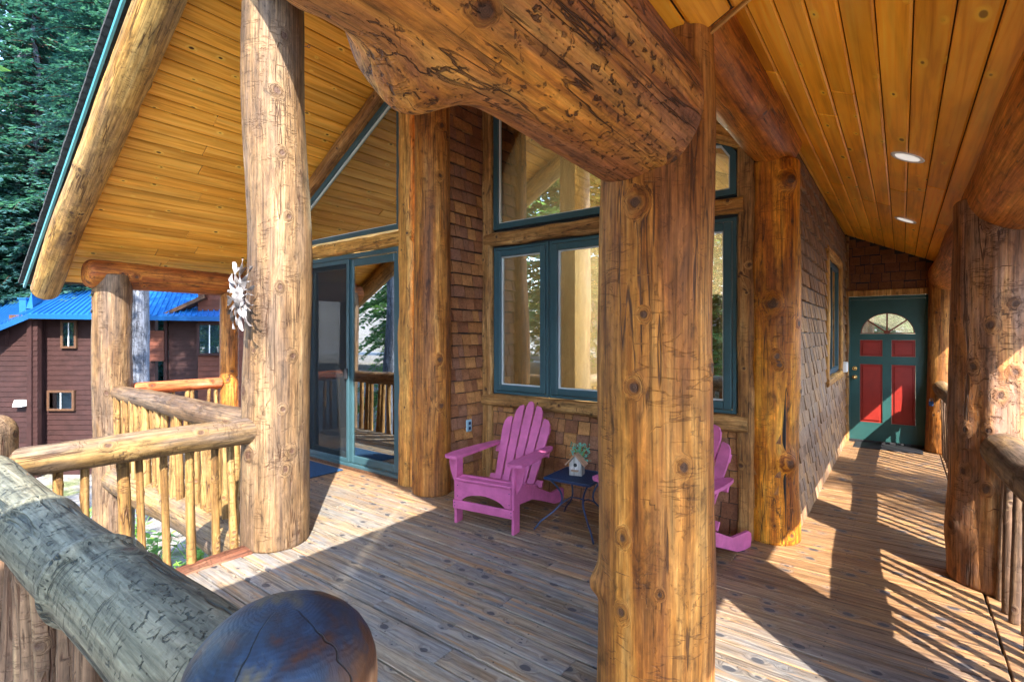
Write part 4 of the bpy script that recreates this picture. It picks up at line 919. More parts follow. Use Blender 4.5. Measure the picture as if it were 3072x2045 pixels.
# ------------------------------------------------------------------ magenta adirondack chairs
def build_chair(label):
    e = empty('adirondack_chair', (0, 0, 0), label=label, cat='chair', group='magenta adirondack chairs')
    P = lambda m, n_: m.obj(n_, 'magenta', e)
    for s in (-1, 1):
        m = MB(); m.box((s*0.265-0.012, -0.045, 0), (s*0.265+0.012, 0.045, 0.520), .003); P(m, 'front_leg')
        # stringer sloping down to a rounded rear foot
        pf = [(0.02, .20), (0.02, .345), (.20, .325), (.42, .235), (.58, .165), (.68, .125), (.80, .120), (.90, .118), (.935, .095), (.940, .05), (.925, .0), (.84, .0), (.74, .012), (.66, .045), (.50, .105), (.30, .175)]
        m = MB(); m.prism(pf, s*0.240-0.011, s*0.240+0.011, 0); P(m, 'stringer')
        # arm: paddle shape with thickness
        L = [(-0.075, .02), (-.090, .05), (-.088, .105), (-.065, .140), (.05, .150), (.20, .142), (.40, .120), (.56, .090), (.625, .070), (.64, .035), (.60, .015), (.30, .010), (.02, .006)]
        poly = [(s*(0.215+w_), yy) for (yy, w_) in L]
        if s < 0: poly = poly[::-1]
        m = MB(); m.prism([(p[0], p[1]) for p in poly], 0.522, 0.545, 2); P(m, 'armrest')
        # curved bracket outside the leg
        br = [(0, .520), (.072, .520), (.070, .47), (.055, .40), (.03, .34), (0, .30)]
        m = MB(); m.prism([(s*(0.278)+s*q[0], q[1]) for q in br], -0.012, 0.012, 1); P(m, 'bracket')
    m = MB()   # apron with an arch cut out
    top = [(-.252, .345), (-.252, .195)]
    arch = [(-.20, .195)] + [(-.20+.40*t, .195+0.062*math.sin(PI*t)**0.6) for t in np.linspace(.08, .92, 11)] + [(.20, .195)]
    m.prism(top+arch+[(.252, .195), (.252, .345)], -0.052, -0.030, 1); P(m, 'apron')
    m = MB(); m.box((-.278, -.062, .125), (.278, -.046, .192), .003); P(m, 'stretcher')
    m = MB()
    for sx in (-.268, .268):
        for zz in (.145, .172): m.tube([(sx*.97, -.0615, zz), (sx*.97, -.064, zz)], .0045, 8)
    for sx in (-.238, .238):
        for zz in (.225, .31): m.tube([(sx, -.0515, zz), (sx, -.054, zz)], .0045, 8)
    so_ = m.obj('screw_head', 'iron', e); so_['kind'] = 'stuff'
    for i in range(6):
        yy = -0.030+i*0.080; zz = 0.350 - max(0, (i-1))*0.024
        m = MB(); m.box((-.255, yy-.036, zz), (.255, yy+.036, zz+.02), .004, rot=Matrix.Rotation(-0.0 if i < 1 else -0.28, 3, 'X')); P(m, 'seat_slat')
    lean = R(27); by, bz = 0.44, 0.225
    Hs = [0.60, 0.715, 0.755, 0.715, 0.60]
    for i in range(5):
        k = i-2; fan = k*0.034; w0 = 0.060; w1 = 0.083; Hh = Hs[i]
        pts = [(-w0/2, 0), (w0/2, 0), (w1/2, Hh*0.78)] 
        if k == 0: pts += [(w1*0.46, Hh*0.93), (w1*.28, Hh*.985), (0, Hh), (-w1*.28, Hh*.985), (-w1*0.46, Hh*0.93)]
        elif k > 0: pts += [(w1*0.47, Hh*0.86), (w1*.36, Hh*.93), (w1*.05, Hh*.985), (-w1*0.38, Hh), (-w1*.5, Hh*.99)]
        else: pts += [(w1*.5, Hh*.99), (w1*0.38, Hh), (-w1*.05, Hh*.985), (-w1*.36, Hh*.93), (-w1*0.47, Hh*0.86)]
        pts += [(-w1/2, Hh*0.78)]
        m = MB(); m.prism(pts, -0.010, 0.010, 1)
        Rm = Matrix.Rotation(-lean, 3, 'X') @ Matrix.Rotation(fan, 3, 'Y')
        m.v = [tuple(Rm @ Vector(p) + Vector((k*0.080, by, bz))) for p in m.v]
        P(m, 'back_slat')
    for (s_, w_) in ((0.04, .26), (0.30, .265), (.50, .23)):
        m = MB(); m.box((-w_, .011, s_-.03), (w_, .034, s_+.03), .003); Rm = Matrix.Rotation(-lean, 3, 'X')
        m.v = [tuple(Rm @ Vector(p) + Vector((0, by, bz))) for p in m.v]; P(m, 'cross_bar')
    return e
def copy_thing(src, loc, rz, label):
    r = src.copy(); COL.objects.link(r); r.location = loc; r.rotation_euler = (0, 0, rz); r['label'] = label
    for ch in list(src.children):
        c = ch.copy(); COL.objects.link(c); c.parent = r
        for g in ch.children:
            d = g.copy(); COL.objects.link(d); d.parent = c
    return r
ch1 = build_chair('magenta adirondack chair fully in view beside the small iron table')
ch2 = copy_thing(ch1, (-1.325, 3.10, 0.0), R(-14), 'magenta adirondack chair mostly hidden behind the foreground post')
ch1.location = (-2.600, 3.08, 0.0); ch1.rotation_euler = (0, 0, R(7.7))

# ------------------------------------------------------------------ iron side table, birdhouse, plant
tb = empty('side_table', (-2.03, 3.52, 0), R(3), label='small dark iron side table holding the birdhouse', cat='table')
m = MB(); hx = 0.195
m.box((-hx, -hx, .388), (hx, -hx+.012, .408), .002); m.box((-hx, hx-.012, .388), (hx, hx, .408), .002); m.box((-hx, -hx+.012, .388), (-hx+.012, hx-.012, .408), .002); m.box((hx-.012, -hx+.012, .388), (hx, hx-.012, .408), .002)
m.obj('rim', 'iron', tb)
m = MB()
for i in range(22):
    q = -hx+.018+i*(2*hx-.036)/21; m.box((-hx+.01, q-.0035, .397), (hx-.01, q+.0035, .401)); m.box((q-.0035, -hx+.01, .4005), (q+.0035, hx-.01, .4045))
m.box((-hx+.012, -hx+.012, .393), (hx-.012, hx-.012, .3955))
mo = m.obj('mesh_top', 'iron', tb); mo['kind'] = 'stuff'
for sx in (-1, 1):
    for sy in (-1, 1):
        pts = []
        for t in np.linspace(0, 1, 13):
            z = .39*(1-t); o_ = .165 - .075*math.sin(PI*min(1, t*1.25)) + .045*max(0, t-.72)*3 + .0
            if t > .5: o_ += .05*(t-.5)*2
            pts.append((sx*o_, sy*(o_*0.97), max(.004, z)))
        m = MB(); m.tube(pts, .0075, 8); m.obj('leg', 'iron', tb, smooth=True)
m = MB()
for s in (-1, 1): m.tube([(s*.095, -.095, .19), (s*.07, -.05, .215), (s*.062, 0, .222), (s*.07, .05, .215), (s*.095, .095, .19)], .0055, 6)
m.tube([(-.062, 0, .222), (0, 0, .228), (.062, 0, .222)], .0055, 6)
m.obj('brace', 'iron', tb, smooth=True)

bh = empty('birdhouse', (-2.05, 3.545, .4055), R(14), label='small weathered wooden birdhouse planter on the iron table', cat='birdhouse')
m = MB(); m.prism([(-.050, 0), (.050, 0), (.050, .095), (0, .155), (-.050, .095)], -.048, .048, 1); kn_default(m.obj('body', 'birdwood', bh).data)
for s in (-1, 1):
    m = MB(); m.prism([(0, .160), (s*.076, .078), (s*.082, .085), (0, .174)] if s > 0 else [(0, .174), (s*.082, .085), (s*.076, .078), (0, .160)], -.066, .036, 1); m.obj('roof_board', 'birdroof', bh)
m = MB(); m.tube([(0, -.0475, .083), (0, -.0495, .083)], .0145, 16); m.obj('entrance_hole', 'black', bh)
m = MB(); m.tube([(0, -.050, .083), (0, -.052, .083)], .0175, 16); m.tube([(0, -.049, .125), (0, -.0505, .125)], .005, 8)
m = MB(); m.prism([(-.030, .046), (.030, .046), (.024, .037), (-.024, .037)], -.074, -.048, 1); m.obj('perch', 'birdroof', bh)
pl_ = MB(); rg = random.Random(5)
for i in range(210):
    a = rg.uniform(0, 6.28); rr = rg.uniform(0, .075); zz = rg.uniform(.10, .235); c = Vector((rr*math.cos(a)*1.15+.012, .040+rr*math.sin(a)*.6, zz))
    q = Quaternion(Vector((rg.gauss(0, 1), rg.gauss(0, 1), rg.gauss(0, 1))).normalized(), rg.uniform(0, 3)); s = rg.uniform(.007, .0125); b = len(pl_.v)
    pl_.v += [tuple(c+q @ Vector(p)) for p in [(-s, 0, 0), (-s*.4, -s*.7, 0.001), (s*.5, -s*.6, 0), (s*1.1, 0, .002), (s*.5, s*.6, 0), (-s*.4, s*.7, .001)]]; pl_.f.append(tuple(range(b, b+6)))
plo = empty('potted_sprig', (-2.05, 3.545, .4055), R(14), label='blue green sprig growing out of the birdhouse roof', cat='plant')
pp = pl_.obj('leaves', 'leaf_teal', plo); pp['kind'] = 'stuff'
st = MB()
for i in range(12):
    a = i*.52; st.tube([(.012, .04, .06), (.012+.05*math.cos(a), .04+.03*math.sin(a), .21+.02*math.sin(i*2.1))], .0015, 4)
st.obj('stems', 'leaf_green', plo)['kind'] = 'stuff'

# ------------------------------------------------------------------ metal sun ornament on the sunlit post (faces -y)
so = empty('sun_ornament', (-3.565, 1.655, 1.77), label='galvanised metal sun face with wavy rays hung on the log post', cat='ornament')
m = MB()
n_, m_ = 24, 8; b = 0; V = []; F = []
for j in range(m_+1):
    rr = j/m_
    for i in range(n_):
        t = 2*PI*i/n_; x = .062*rr*math.cos(t); z = .078*rr*math.sin(t)
        y = -.034*math.sqrt(max(0, 1-rr*rr))
        nose = .022*math.exp(-(x/.010)**2-((z+.002)/.026)**2); brow = .008*math.exp(-((abs(x)-.024)/.016)**2-((z-.030)/.008)**2)
        eye = -.008*math.exp(-((abs(x)-.024)/.012)**2-((z-.012)/.008)**2); lip = .010*math.exp(-(x/.020)**2-((z+.040)/.006)**2)-.006*math.exp(-(x/.02)**2-((z+.031)/.004)**2); ck_ = .006*math.exp(-((abs(x)-.032)/.014)**2-((z+.02)/.014)**2)
        V.append((x, y-nose-brow-eye-lip-ck_-.012, z))
for j in range(m_):
    for i in range(n_): i2 = (i+1) % n_; F.append((j*n_+i, j*n_+i2, (j+1)*n_+i2, (j+1)*n_+i))
link('face', mesh('face', V, F, 'silver', True), so)
rg = random.Random(12)
for i in range(22):
    a = 2*PI*i/22+rg.uniform(-.04, .04); L = (.165 if i % 2 else .125)*rg.uniform(.9, 1.1)*(1.12 if abs(math.sin(a)) > .7 else 1.0); w0 = .017; ph = 1 if i % 2 else -1
    V = []; F = []; N = 10; base = 0
    for k in range(N+1):
        t = k/N; d = .055+L*t; wv = ph*.014*math.sin(t*2*PI)*(1-.1*t); wd = w0*(1-.55*t)*(1 if k < N else .25)
        tw = .012*math.sin(t*PI*1.5+i); ys = -.012-.018*math.sin(t*PI)*(.6 if i % 2 else 1.3)
        for sgn, yy in ((-1, ys-tw), (1, ys+tw), (1, ys+tw+.003), (-1, ys-tw+.003)):
            V.append((math.cos(a)*d - math.sin(a)*(wv+sgn*wd/2), yy, math.sin(a)*d*1.08 + math.cos(a)*(wv+sgn*wd/2)))
    for k in range(N):
        for q in range(4): q2 = (q+1) % 4; F.append((4*k+q, 4*k+q2, 4*k+4+q2, 4*k+4+q))
    F.append((0, 3, 2, 1)); F.append((4*N, 4*N+1, 4*N+2, 4*N+3))
    link('ray', mesh('ray', V, F, 'silver'), so)

so.scale = (0.92, 1.0, 0.96)
# ------------------------------------------------------------------ small fittings
ob = empty('outlet', (-3.470, 3.83, 0.60), label='small grey blue electric outlet on the shingled return wall', cat='outlet')
m = MB(); m.box((0, -.038, -.060), (.018, .038, .060), .006); m.obj('cover', 'outlet', ob)
m = MB(); m.box((.018, -.016, .010), (.026, .016, .040), .003); m.box((.018, -.016, -.040), (.026, .016, -.010), .003); m.obj('socket', 'iron', ob)
dm = MB(); dm.box((-5.95, 2.86, .002), (-4.95, 3.40, .014), .004); dm.obj('doormat', 'mat_blue', label='dark blue doormat in front of the sliding glass door', cat='mat')
dm = MB(); dm.box((-0.52, 8.28, .002), (.22, 8.70, .012), .003); dm.obj('doormat', 'black', label='thin black mat at the foot of the entry door', cat='mat')
for (x, y_, lab) in ((0.03, 4.05, 'nearer round white recessed light in the walkway ceiling'), (0.03, 6.25, 'farther round white recessed light in the walkway ceiling')):
    e = empty('recessed_light', (x, y_, zr(x)-0.004), label=lab, cat='light', group='recessed lights of the walkway'); e.rotation_euler = (0, math.atan(0.474), 0)
    v, f = [], []; n_ = 32
    for (r_, z_) in ((.095, 0), (.092, -.006), (.072, -.004), (.066, .001)):
        v += [(r_*math.cos(2*PI*i/n_), r_*math.sin(2*PI*i/n_), z_) for i in range(n_)]
    for j in range(3): f += [(j*n_+i, j*n_+(i+1) % n_, (j+1)*n_+(i+1) % n_, (j+1)*n_+i) for i in range(n_)]
    link('trim_ring', mesh('trim_ring', v, f, 'white', True), e)
    m = MB(); m.tube([(0, 0, -.0035), (0, 0, 0.002)], .069, 24); m.obj('lens', 'lens', e)
m = MB(); m.tube([(0, 0, -.006), (0, 0, .002)], .075, 24)
o = m.obj('soffit_light', 'white', label='round white recessed light seen beyond the slanted window', cat='light'); o.location = (-5.12, 4.3, zl(-5.12)-.035); o.rotation_euler = (0, -math.atan(.573), 0)
m = MB(); m.box((SX+.012, 8.12, 1.01), (SX+.075, 8.26, 1.15), .01); m.obj('wall_box', 'white', label='small white box fixed beside the walkway window', cat='box')
# padlock on the door-side post
lk = empty('padlock', (0.30, 8.47, 0.66), label='small padlock hanging on the post beside the entry door', cat='padlock')
m = MB(); m.box((-.03, -.014, -.075), (.03, .014, 0), .004); lk.scale = (.8, .8, .8); m.obj('lock_body', 'iron', lk)
m = MB(); m.tube([(-.02, 0, 0), (-.02, 0, .03), (-.01, 0, .045), (.01, 0, .045), (.02, 0, .03), (.02, 0, 0)], .005, 6); m.obj('shackle', 'silver', lk)
hk = MB(); hk.tube([(0.01*math.cos(t)+.0, 0, .01*math.sin(t)) for t in np.linspace(0, 6.0, 12)], .002, 5); hk.tube([(-.03, 0, 0), (-.01, 0, 0)], .002, 5)
o = hk.obj('eye_hook', 'iron', label='tiny iron eye hook screwed into the upper sunlit post', cat='hook'); o.location = (-3.47, 2.09, 3.63); o.rotation_euler = (0, 0, YAW)
# bolt heads recessed in the left corner post and plate log
for (x, y_, z_) in ((-7.30, 1.735, 1.98), (-7.32, 1.735, 1.78)):
    m = MB(); m.tube([(x, y_+.004, z_), (x, y_-.012, z_)], .018, 10); m.obj('bolt', 'black', label='dark bolt head %s in the left corner post' % ('upper' if z_ > 1.9 else 'lower'), cat='bolt', group='bolt heads in the corner post')

# ------------------------------------------------------------------ neighbour's house: a frame turned to face the porch
nh = empty('neighbour_house', (0, 0, 0), YAW, label='brown lap sided house with a bright blue metal roof beyond the railing', cat='house')
def uz(px_, py_, v): return ((px_-1177)/1177*v, v, 1.51+(770-py_)/1177*v)
def siding(u0, u1, v, z0, z1f, mat, course=0.155, seed=1):
    base = MB(); base.prism([(u0, z0), (u1, z0), (u1, z1f(u1)), (u0, z1f(u0))], v, v+0.12, 1); wl_ = base.obj('wall', mat, nh)
    z = z0; rng = random.Random(seed)
    zt = max(z1f(u0), z1f(u1))
    while z < zt-0.02:
        # clip a board to the raking top
        a, b = u0, u1; t0, t1 = z1f(u0), z1f(u1)
        if z+course*.5 > t0 and t1 > t0: a = u0+(u1-u0)*(z+course*.5-t0)/(t1-t0)
        if z+course*.5 > t1 and t0 > t1: b = u0+(u1-u0)*(t0-(z+course*.5))/(t0-t1)
        if b-a > .1:
            m = MB(); L = b-a; top = z+course*1.08
            m.v = [(0, -.004, 0), (L, -.004, 0), (L, -.030, 0), (0, -.030, 0), (0, -.004, top-z), (L, -.004, top-z), (L, -.010, top-z), (0, -.010, top-z)]
            m.f = [(0, 1, 2, 3), (4, 7, 6, 5), (3, 2, 6, 7), (0, 4, 5, 1), (0, 3, 7, 4), (1, 5, 6, 2)]
            link('siding_board', m.mesh('siding_board', mat), wl_, (a, v, z))
        z += course
    return wl_
GZ = -3.0
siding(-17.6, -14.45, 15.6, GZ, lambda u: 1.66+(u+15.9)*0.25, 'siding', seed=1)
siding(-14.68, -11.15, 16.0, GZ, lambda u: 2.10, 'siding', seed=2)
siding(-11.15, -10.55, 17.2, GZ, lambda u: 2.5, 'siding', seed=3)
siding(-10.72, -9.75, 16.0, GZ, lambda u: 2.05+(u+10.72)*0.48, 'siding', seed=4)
siding(-9.62, -7.9, 15.7, GZ, lambda u: 3.2, 'siding_lit', seed=5)  # sunlit face, its light painted into the siding colour
siding(-11.25, -10.8, 15.9, 0.7, lambda u: 1.62, 'siding_lit', seed=6)  # patch of sunlight, made as a brighter piece of siding
cbm = MB(); cbm.box((-14.72, 15.52, GZ), (-14.58, 15.97, 2.1)); cbm.obj('corner_board', 'siding', nh)
for u_ in (-10.78, -9.74): cbm = MB(); cbm.box((u_-.05, 15.90, GZ), (u_+.05, 15.98, 2.1 if u_ < -10 else 2.55)); cbm.obj('corner_board', 'siding', nh)
def ribbed(P00, P10, P11, P01, n, name='roof', hgt=.05, thick=.14):
    """metal roof sheet with standing ribs running from the P00-P10 edge up to the P01-P11 edge"""
    P00, P10, P11, P01 = map(Vector, (P00, P10, P11, P01)); v = []; f = []
    nrm = (P10-P00).cross(P01-P00).normalized()
    if nrm.z < 0: nrm = -nrm
    cols = []
    for i in range(n):
        for (s, h_) in ((0, 0), (.70, 0), (.76, hgt), (.92, hgt), (.98, 0)): cols.append(((i+s)/n, h_))
    cols.append((1, 0))
    for t, h_ in cols:
        a = P00.lerp(P10, t); b_ = P01.lerp(P11, t); v += [tuple(a+nrm*h_), tuple(b_+nrm*h_), tuple(a-nrm*thick)]
    for i in range(len(cols)-1): k = 3*i; f += [(k, k+3, k+4, k+1), (k, k+2, k+5, k+3)]
    return link(name, mesh(name, v, f, 'bluemetal'), nh)
ribbed(uz(62, 722, 15.3), uz(505, 728, 15.3), uz(520, 585, 21), uz(205, 645, 21), 34)
ribbed(uz(-130, 800, 14.6), uz(62, 722, 15.3), uz(205, 645, 21), uz(-60, 704, 20), 22)
m = MB(); m.prism([(-15.10, 1.98), (-10.75, 1.98), (-10.75, 2.11), (-15.10, 2.11)], 15.36, 15.44, 1); m.obj('fascia', 'trim_brown', nh)
rk = MB(); a, b = Vector(uz(366, 733, 15.5)), Vector(uz(470, 685, 15.5)); rk.v = [tuple(a), tuple(b), tuple(b+Vector((0, 0, .12))), tuple(a+Vector((0, 0, .12))), tuple(a+Vector((0, .4, 0))), tuple(b+Vector((0, .4, 0))), tuple(b+Vector((0, .4, .12))), tuple(a+Vector((0, .4, .12)))]
rk.f = [(0, 1, 2, 3), (4, 7, 6, 5), (0, 4, 5, 1), (3, 2, 6, 7)]; rk.obj('rake_board', 'trim_brown', nh)
def nwin(x0, x1, y0, y1, v, sill=True, mat='trim'):
    (u0, _, z1), (u1, _, z0) = uz(x0, y0, v), uz(x1, y1, v)
    cx = (u0+u1)/2
    fr = frame_ring(-(u1-u0)/2, (u1-u0)/2, 0, z1-z0, .07, -.07, 0.0, .004).obj('window', mat, nh); fr.location = (cx, v, z0)
    hw_, hh_ = (u1-u0)/2-.07, (z1-z0)-.07
    m = MB(); m.box((-hw_, -.05, .07), (hw_, -.045, hh_)); m.obj('pane', 'glass_far', fr)
    m = MB(); m.box((-.015, -.056, .07), (.015, -.042, hh_)); m.obj('mullion', 'sash_alu', fr)
    m = MB(); m.box((-hw_, -.030, .07), (hw_, -.025, hh_)); m.obj('curtain', 'curtain', fr)
nwin(142, 178, 737, 801, 15.96, mat='trim_brown'); nwin(111, 173, 897, 944, 15.96, mat='trim_brown'); nwin(455, 512, 742, 817, 15.66, mat='siding')
m = MB(); u0, v0, z0 = uz(0, 791, 15.55)
for i in range(6): m.box((u0-.1, v0-.04, z0+i*.065), (u0+.2, v0, z0+i*.065+.05))
m.box((u0-.12, v0-.02, z0-.03), (u0+.24, v0+.02, z0+.42)); m.obj('louver_vent', 'siding', nh)
m = MB(); u0, v0, z0 = uz(36, 934, 15.5); m.prism([(v0+.05, z0), (v0-.12, z0), (v0-.05, z0+.19), (v0+.05, z0+.19)], u0, u0+.28, 0); m.obj('dryer_vent', 'white', nh)
m = MB(); A_, B_, C_, T_ = map(Vector, (uz(60, 707, 16.4), uz(118, 697, 18.5), uz(70, 708, 16.0), uz(70, 671, 16.6)))
m.v = [tuple(q) for q in (uz(59, 709, 16.2), uz(75, 710, 16.2), uz(118, 690, 18.5), uz(72, 672, 16.3))]; m.f = [(0, 1, 3), (1, 2, 3), (0, 3, 2), (0, 2, 1)]; m.obj('roof_cricket', 'bluemetal', nh)
m = MB(); u0, v0, z0 = uz(43, 707, 16.2); m.box((u0, v0, z0-.3), (u0+.22, v0+.3, z0+.27)); m.box((u0-.03, v0-.03, z0+.27), (u0+.25, v0+.33, z0+.31)); m.obj('flue', 'bluemetal', nh)

# ------------------------------------------------------------------ conifers
def conifer_meshes(seed, H, rb, base, dens=1.0):
    rng = np.random.default_rng(seed)
    V = []; F = []; twig = MB()
    z = base
    while z < H-0.3:
        t = (z-base)/(H-base); Rm = rb*(1-t)**0.75*rng.uniform(.8, 1.1)+.15
        nb = rng.integers(5, 8)
        a0 = rng.uniform(0, 6.28)
        for k in range(nb):
            a = a0+k*6.283/nb+rng.uniform(-.25, .25); L = Rm*rng.uniform(.7, 1.08); droop = rng.uniform(.18, .42)*L; up = rng.uniform(0.0, .15)*L
            ca, sa = math.cos(a), math.sin(a)
            pts = [Vector((ca*L*s, sa*L*s, z+up*math.sin(s*PI)-droop*s*s)) for s in (0, .35, .7, 1)]
            twig.tube([tuple(p) for p in pts], [.03, .02, .012, .004], 4, caps=False)
            m = max(5, int(L*11*dens))
            for j in range(m):
                s = .12+.88*(j+rng.uniform(0, 1))/m; w_ = (1-s)**.6*L*.42+.10
                c = Vector((ca*L*s, sa*L*s, z+up*math.sin(s*PI)-droop*s*s))
                for side in (-1, 1):
                    l2 = w_*rng.uniform(.5, 1.15); ang = a+side*rng.uniform(.6, 1.1); d = Vector((math.cos(ang), math.sin(ang), rng.uniform(-.45, -.02))).normalized()
                    nseg = max(2, int(l2/.13)); pz = Vector((-d.y, d.x, rng.uniform(-.4, .4))).normalized()
                    for q in range(nseg):
                        cc = c+d*(l2*(q+.5)/nseg)+Vector((0, 0, rng.uniform(-.04, .03))); h = .085*rng.uniform(.7, 1.3); b = len(V); wv = .028*rng.uniform(.8, 1.5)
                        dd = (d+pz*rng.uniform(-.9, .9)+Vector((0, 0, rng.uniform(-.3, .1)))).normalized(); pp_ = dd.cross(Vector((rng.uniform(-.6, .6), rng.uniform(-.6, .6), 1))).normalized()
                        V.append(cc-dd*h-pp_*wv); V.append(cc-dd*h*.2+pp_*wv*1.6); V.append(cc+dd*h*1.2); V.append(cc-dd*h*.1-pp_*wv*1.5); F.append((b, b+1, b+2, b+3))
        z += rng.uniform(.22, .36)*(1+.4*(1-t))/max(.6, dens)
    crown = mesh('crown', V, F, 'needles'); limbs = twig.mesh('limbs', 'bark')
    return crown, limbs
CON = [conifer_meshes(71, 17, 3.0, 1.5, 1.0), conifer_meshes(72, 15, 3.4, 0.9, 1.0), conifer_meshes(73, 16, 2.6, 6.0, 0.30)]
TRK = [log_mesh('trunk', 17.3, .24, .03, 'bark', seed=75, nk=12, res=.09, lump=.05, bend=.05), log_mesh('trunk', 15.3, .22, .03, 'bark', seed=76, nk=12, res=.09, lump=.05, bend=.05), log_mesh('trunk', 16.3, .15, .03, 'bark', seed=79, nk=12, res=.09, lump=.05, bend=.05)]
LIGHT = [c[0].copy() for c in CON]
for q_ in LIGHT: q_.materials.clear(); q_.materials.append(M['needles_bright'])
def conifer(loc, k, s, rz, label, group, light=False):
    e = empty('fir_tree', loc, rz, label=label, cat='tree', group=group); e.scale = (s, s, s)
    link('trunk', TRK[k], e); link('crown', LIGHT[k] if light else CON[k][0], e); link('limb', CON[k][1], e)
def cw(u, v): # camera-frame metres to world
    return (u*math.cos(YAW)-v*math.sin(YAW), u*math.sin(YAW)+v*math.cos(YAW))
left_trees = [(-14.5, 19.5, 0, 1.15, 'tall fir tree rising just left of the barge log, behind the blue roof'), (-19.5, 21, 1, 1.3, 'broad fir tree at the left edge of the view'), (-17.0, 26, 0, 1.5, 'fir tree filling the gap behind the two nearest firs'),
 (-23.5, 26.5, 0, 1.5, 'fir tree partly cut off by the left edge'), (-12.5, 24.5, 1, 1.4, 'fir tree behind the porch roof corner'), (-27, 33, 1, 1.8, 'big distant fir at the far left'), (-20.5, 34, 0, 1.9, 'distant tall fir showing between nearer crowns'), (-10.5, 29, 0, 1.4, 'fir tree seen behind the neighbour house'), (-8.0, 24.0, 1, 1.1, 'fir tree behind the right end of the neighbour house'), (-16.0, 20.5, 1, 1.25, 'dense fir tree between the tall fir and the broad fir'), (-22.5, 24.0, 0, 1.35, 'fir tree against the sky in the top left corner'), (-30, 40, 0, 2.3, 'very tall fir tree farthest away at the top left'), (-25, 29, 1, 1.8, 'wide fir tree closing the gap at the top left'), (-21, 29, 0, 1.7, 'slim fir tree just right of the wide one'), (-21.5, 22.5, 0, 1.75, 'large dark fir filling the top left corner'), (-36, 42, 1, 2.6, 'huge far fir on the left horizon'), (-19, 40, 1, 2.4, 'huge far fir beside the roof edge'), (-25, 46, 1, 2.8, 'huge farthest fir between the two others')]
for (u, v, k, s, lab) in left_trees:
    x, y_ = cw(u, v); conifer((x, y_, -3.2), k, s, random.uniform(0, 6), lab, 'fir trees behind the neighbour house')
back = [(-9.7, -0.9, 2, 1.15), (-13.5, -6, 1, 1.0), (-8.0, -12, 0, 1.0), (-16.5, -9, 0, 1.3), (-4.5, -22, 1, 1.3), (-11, -23, 0, 1.4), (2, -23, 0, 1.3), (-18, -24, 1, 1.5), (-22, -14, 1, 1.3), (-1.0, -27, 0, 1.9), (-5.5, -14.5, 1, 1.35), (-14, -15.5, 0, 1.6), (-2.0, -17, 0, 1.5), (-24, -22, 0, 2.0), (-14, -30, 0, 1.9)]
BKW = ['nearest the grey trunk', 'left of the trailer', 'on the mid bank', 'in the thick of the wood', 'beside the gravel road', 'far behind the road', 'straight behind the stairs', 'at the far left of the wood', 'at the lower left bank', 'tallest at the back', 'far right at the back', 'closest to the stairs', 'beyond the trailer', 'right of the trailer', 'at the very edge of the wood', 'last of the row', 'near the bend']
for i, (x, y_, k, s) in enumerate(back):
    conifer((x, y_, -1.8 if y_ > -9 else -0.6), k, s, i*1.3, 'mirrored fir tree on the bank, ' + BKW[i], 'fir trees mirrored in the windows', light=True)
for (x, y_, k, s_, lab) in ((10.6, -2.2, 2, 1.0, 'thin fir tree out on the sunny side that dapples the walkway'), (11.0, 0.8, 1, 1.0, 'dense fir tree on the sunny side that keeps the entry door in shade')):
    conifer((x, y_, -1.7), k, s_, 1.0, lab, 'fir trees on the sunny side')
# grey trunk between the corner post and the slim post
x, y_ = cw(-7.28, 10.0)
e = empty('grey_tree', (x, y_, -2.6), label='grey barked tree trunk between the corner post and the neighbour house', cat='tree')
link('trunk', log_mesh('trunk', 13, .205, .12, 'bark', seed=77, nk=20, res=.04, lump=.05, bend=.02), e)
link('crown', CON[1][0], e, (0, 0, 7.0), scale=(.6, .6, .6)); link('limb', CON[1][1], e, (0, 0, 7.0), scale=(.6, .6, .6))
# mirrored trailer across the road
tr = empty('camper_trailer', (-9.5, -19.5, -.35), R(4), label='white camper trailer across the road, mirrored in the glass door', cat='trailer')
m = MB(); m.prism([(-3.2, .5), (3.2, .5), (3.5, 1.3), (3.3, 2.6), (2.8, 2.9), (-3.2, 2.9)], -1.1, 1.1, 1); m.obj('body', 'rv', tr)
for x in (-1.8, .2, 2.0): m = MB(); m.box((x-.45, 1.1, 1.6), (x+.45, 1.12, 2.3), .0); m.obj('window', 'glass_far', tr)
m = MB(); m.box((-3.2, 1.1, 1.2), (3.3, 1.115, 1.34)); m.obj('stripe', 'outlet', tr)
for x in (-.5, .4): m = MB(); m.tube([(x, .95, .36), (x, 1.12, .36)], .36, 18); m.obj('wheel', 'black', tr)

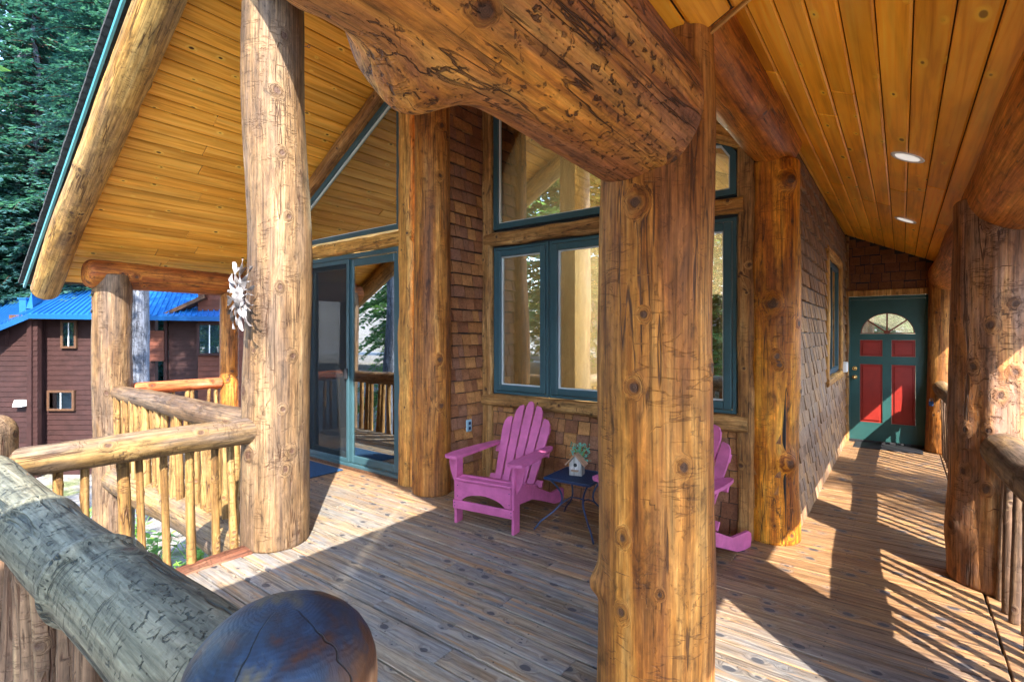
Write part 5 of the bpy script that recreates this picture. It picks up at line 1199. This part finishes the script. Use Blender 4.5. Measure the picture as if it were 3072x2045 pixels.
# ------------------------------------------------------------------ undergrowth below the deck
LP = MB(); rg = random.Random(9)
for i in range(70):
    a = rg.uniform(0, 6.28); r_ = rg.uniform(.0, .22); z_ = rg.uniform(.05, .38); s = rg.uniform(.025, .055); c = Vector((r_*math.cos(a), r_*math.sin(a), z_)); q = Quaternion((math.cos(a+1.57), math.sin(a+1.57), 0), rg.uniform(-.5, .6)) @ Quaternion((0, 0, 1), a); b = len(LP.v)
    LP.v += [tuple(c+q @ Vector(p)) for p in [(-s, 0, 0), (-s*.3, -s*.55, .006), (s*.6, -s*.4, 0), (s*1.2, 0, -.006), (s*.6, s*.4, 0), (-s*.3, s*.55, .006)]]; LP.f.append(tuple(range(b, b+6)))
lpm = LP.mesh('leaves', 'leaf_green')
LS = MB()
for i in range(9): a = i*.7; LS.tube([(0, 0, 0), (.1*math.cos(a), .1*math.sin(a), .2), (.18*math.cos(a), .18*math.sin(a), .33)], .004, 4, caps=False)
lsm = LS.mesh('stems', 'leaf_green')
PLW = ['on the ground ' + w_ for w_ in ('just below the pale balusters', 'under the deck rim log', 'beside the corner post foot', 'in the sunlit gap of the railing', 'half hidden by a baluster', 'nearest the rim log', 'at the edge of the deck shadow', 'in the middle of the sunlit patch', 'behind the leftmost pale pole', 'between two balusters', 'beyond the rim log', 'near the sunlit post foot', 'in the shade under the deck', 'farther down the slope', 'next to a bare dirt patch', 'right of the corner post', 'left of the corner post', 'below the long pale rail', 'out on the open dirt', 'toward the neighbour house', 'near the blue bag', 'by the grey tree', 'at the foot of the brown house', 'beside the newel post', 'far out past the railing', 'on the shaded slope')]
for i in range(26):
    u, v = rg.uniform(-5.2, -3.4), rg.uniform(5.6, 7.6)
    if i > 17: u, v = rg.uniform(-9, -5.4), rg.uniform(7, 12)
    x, y_ = cw(u, v); z_ = -1.78
    s = rg.uniform(.7, 1.5)
    e = empty('leafy_plant', (x, y_, z_ - max(0, (-x-9)*.14)), rg.uniform(0, 6), label='low bright green leafy plant on the ground below the deck', cat='plant', group='leafy plants below the deck'); e.scale = (s, s, s)
    e['label'] = '%s bright green leafy plant %s' % (('small', 'bushy', 'spreading')[i % 3], PLW[i]); o = link('leaves', lpm, e); o['kind'] = 'stuff'; o = link('stems', lsm, e); o['kind'] = 'stuff'
x, y_ = cw(-8.0, 9.4)
m = MB(); m.sphere((0, 0, 0), .14, 10, 6, (1.4, .8, .5)); m.v = [(p[0]+.02*math.sin(p[2]*60), p[1], max(-.05, p[2])) for p in m.v]
o = m.obj('blue_bag', 'tarp', label='crumpled bright blue plastic bag lying on the ground', cat='bag'); o.location = (x, y_, -1.95)
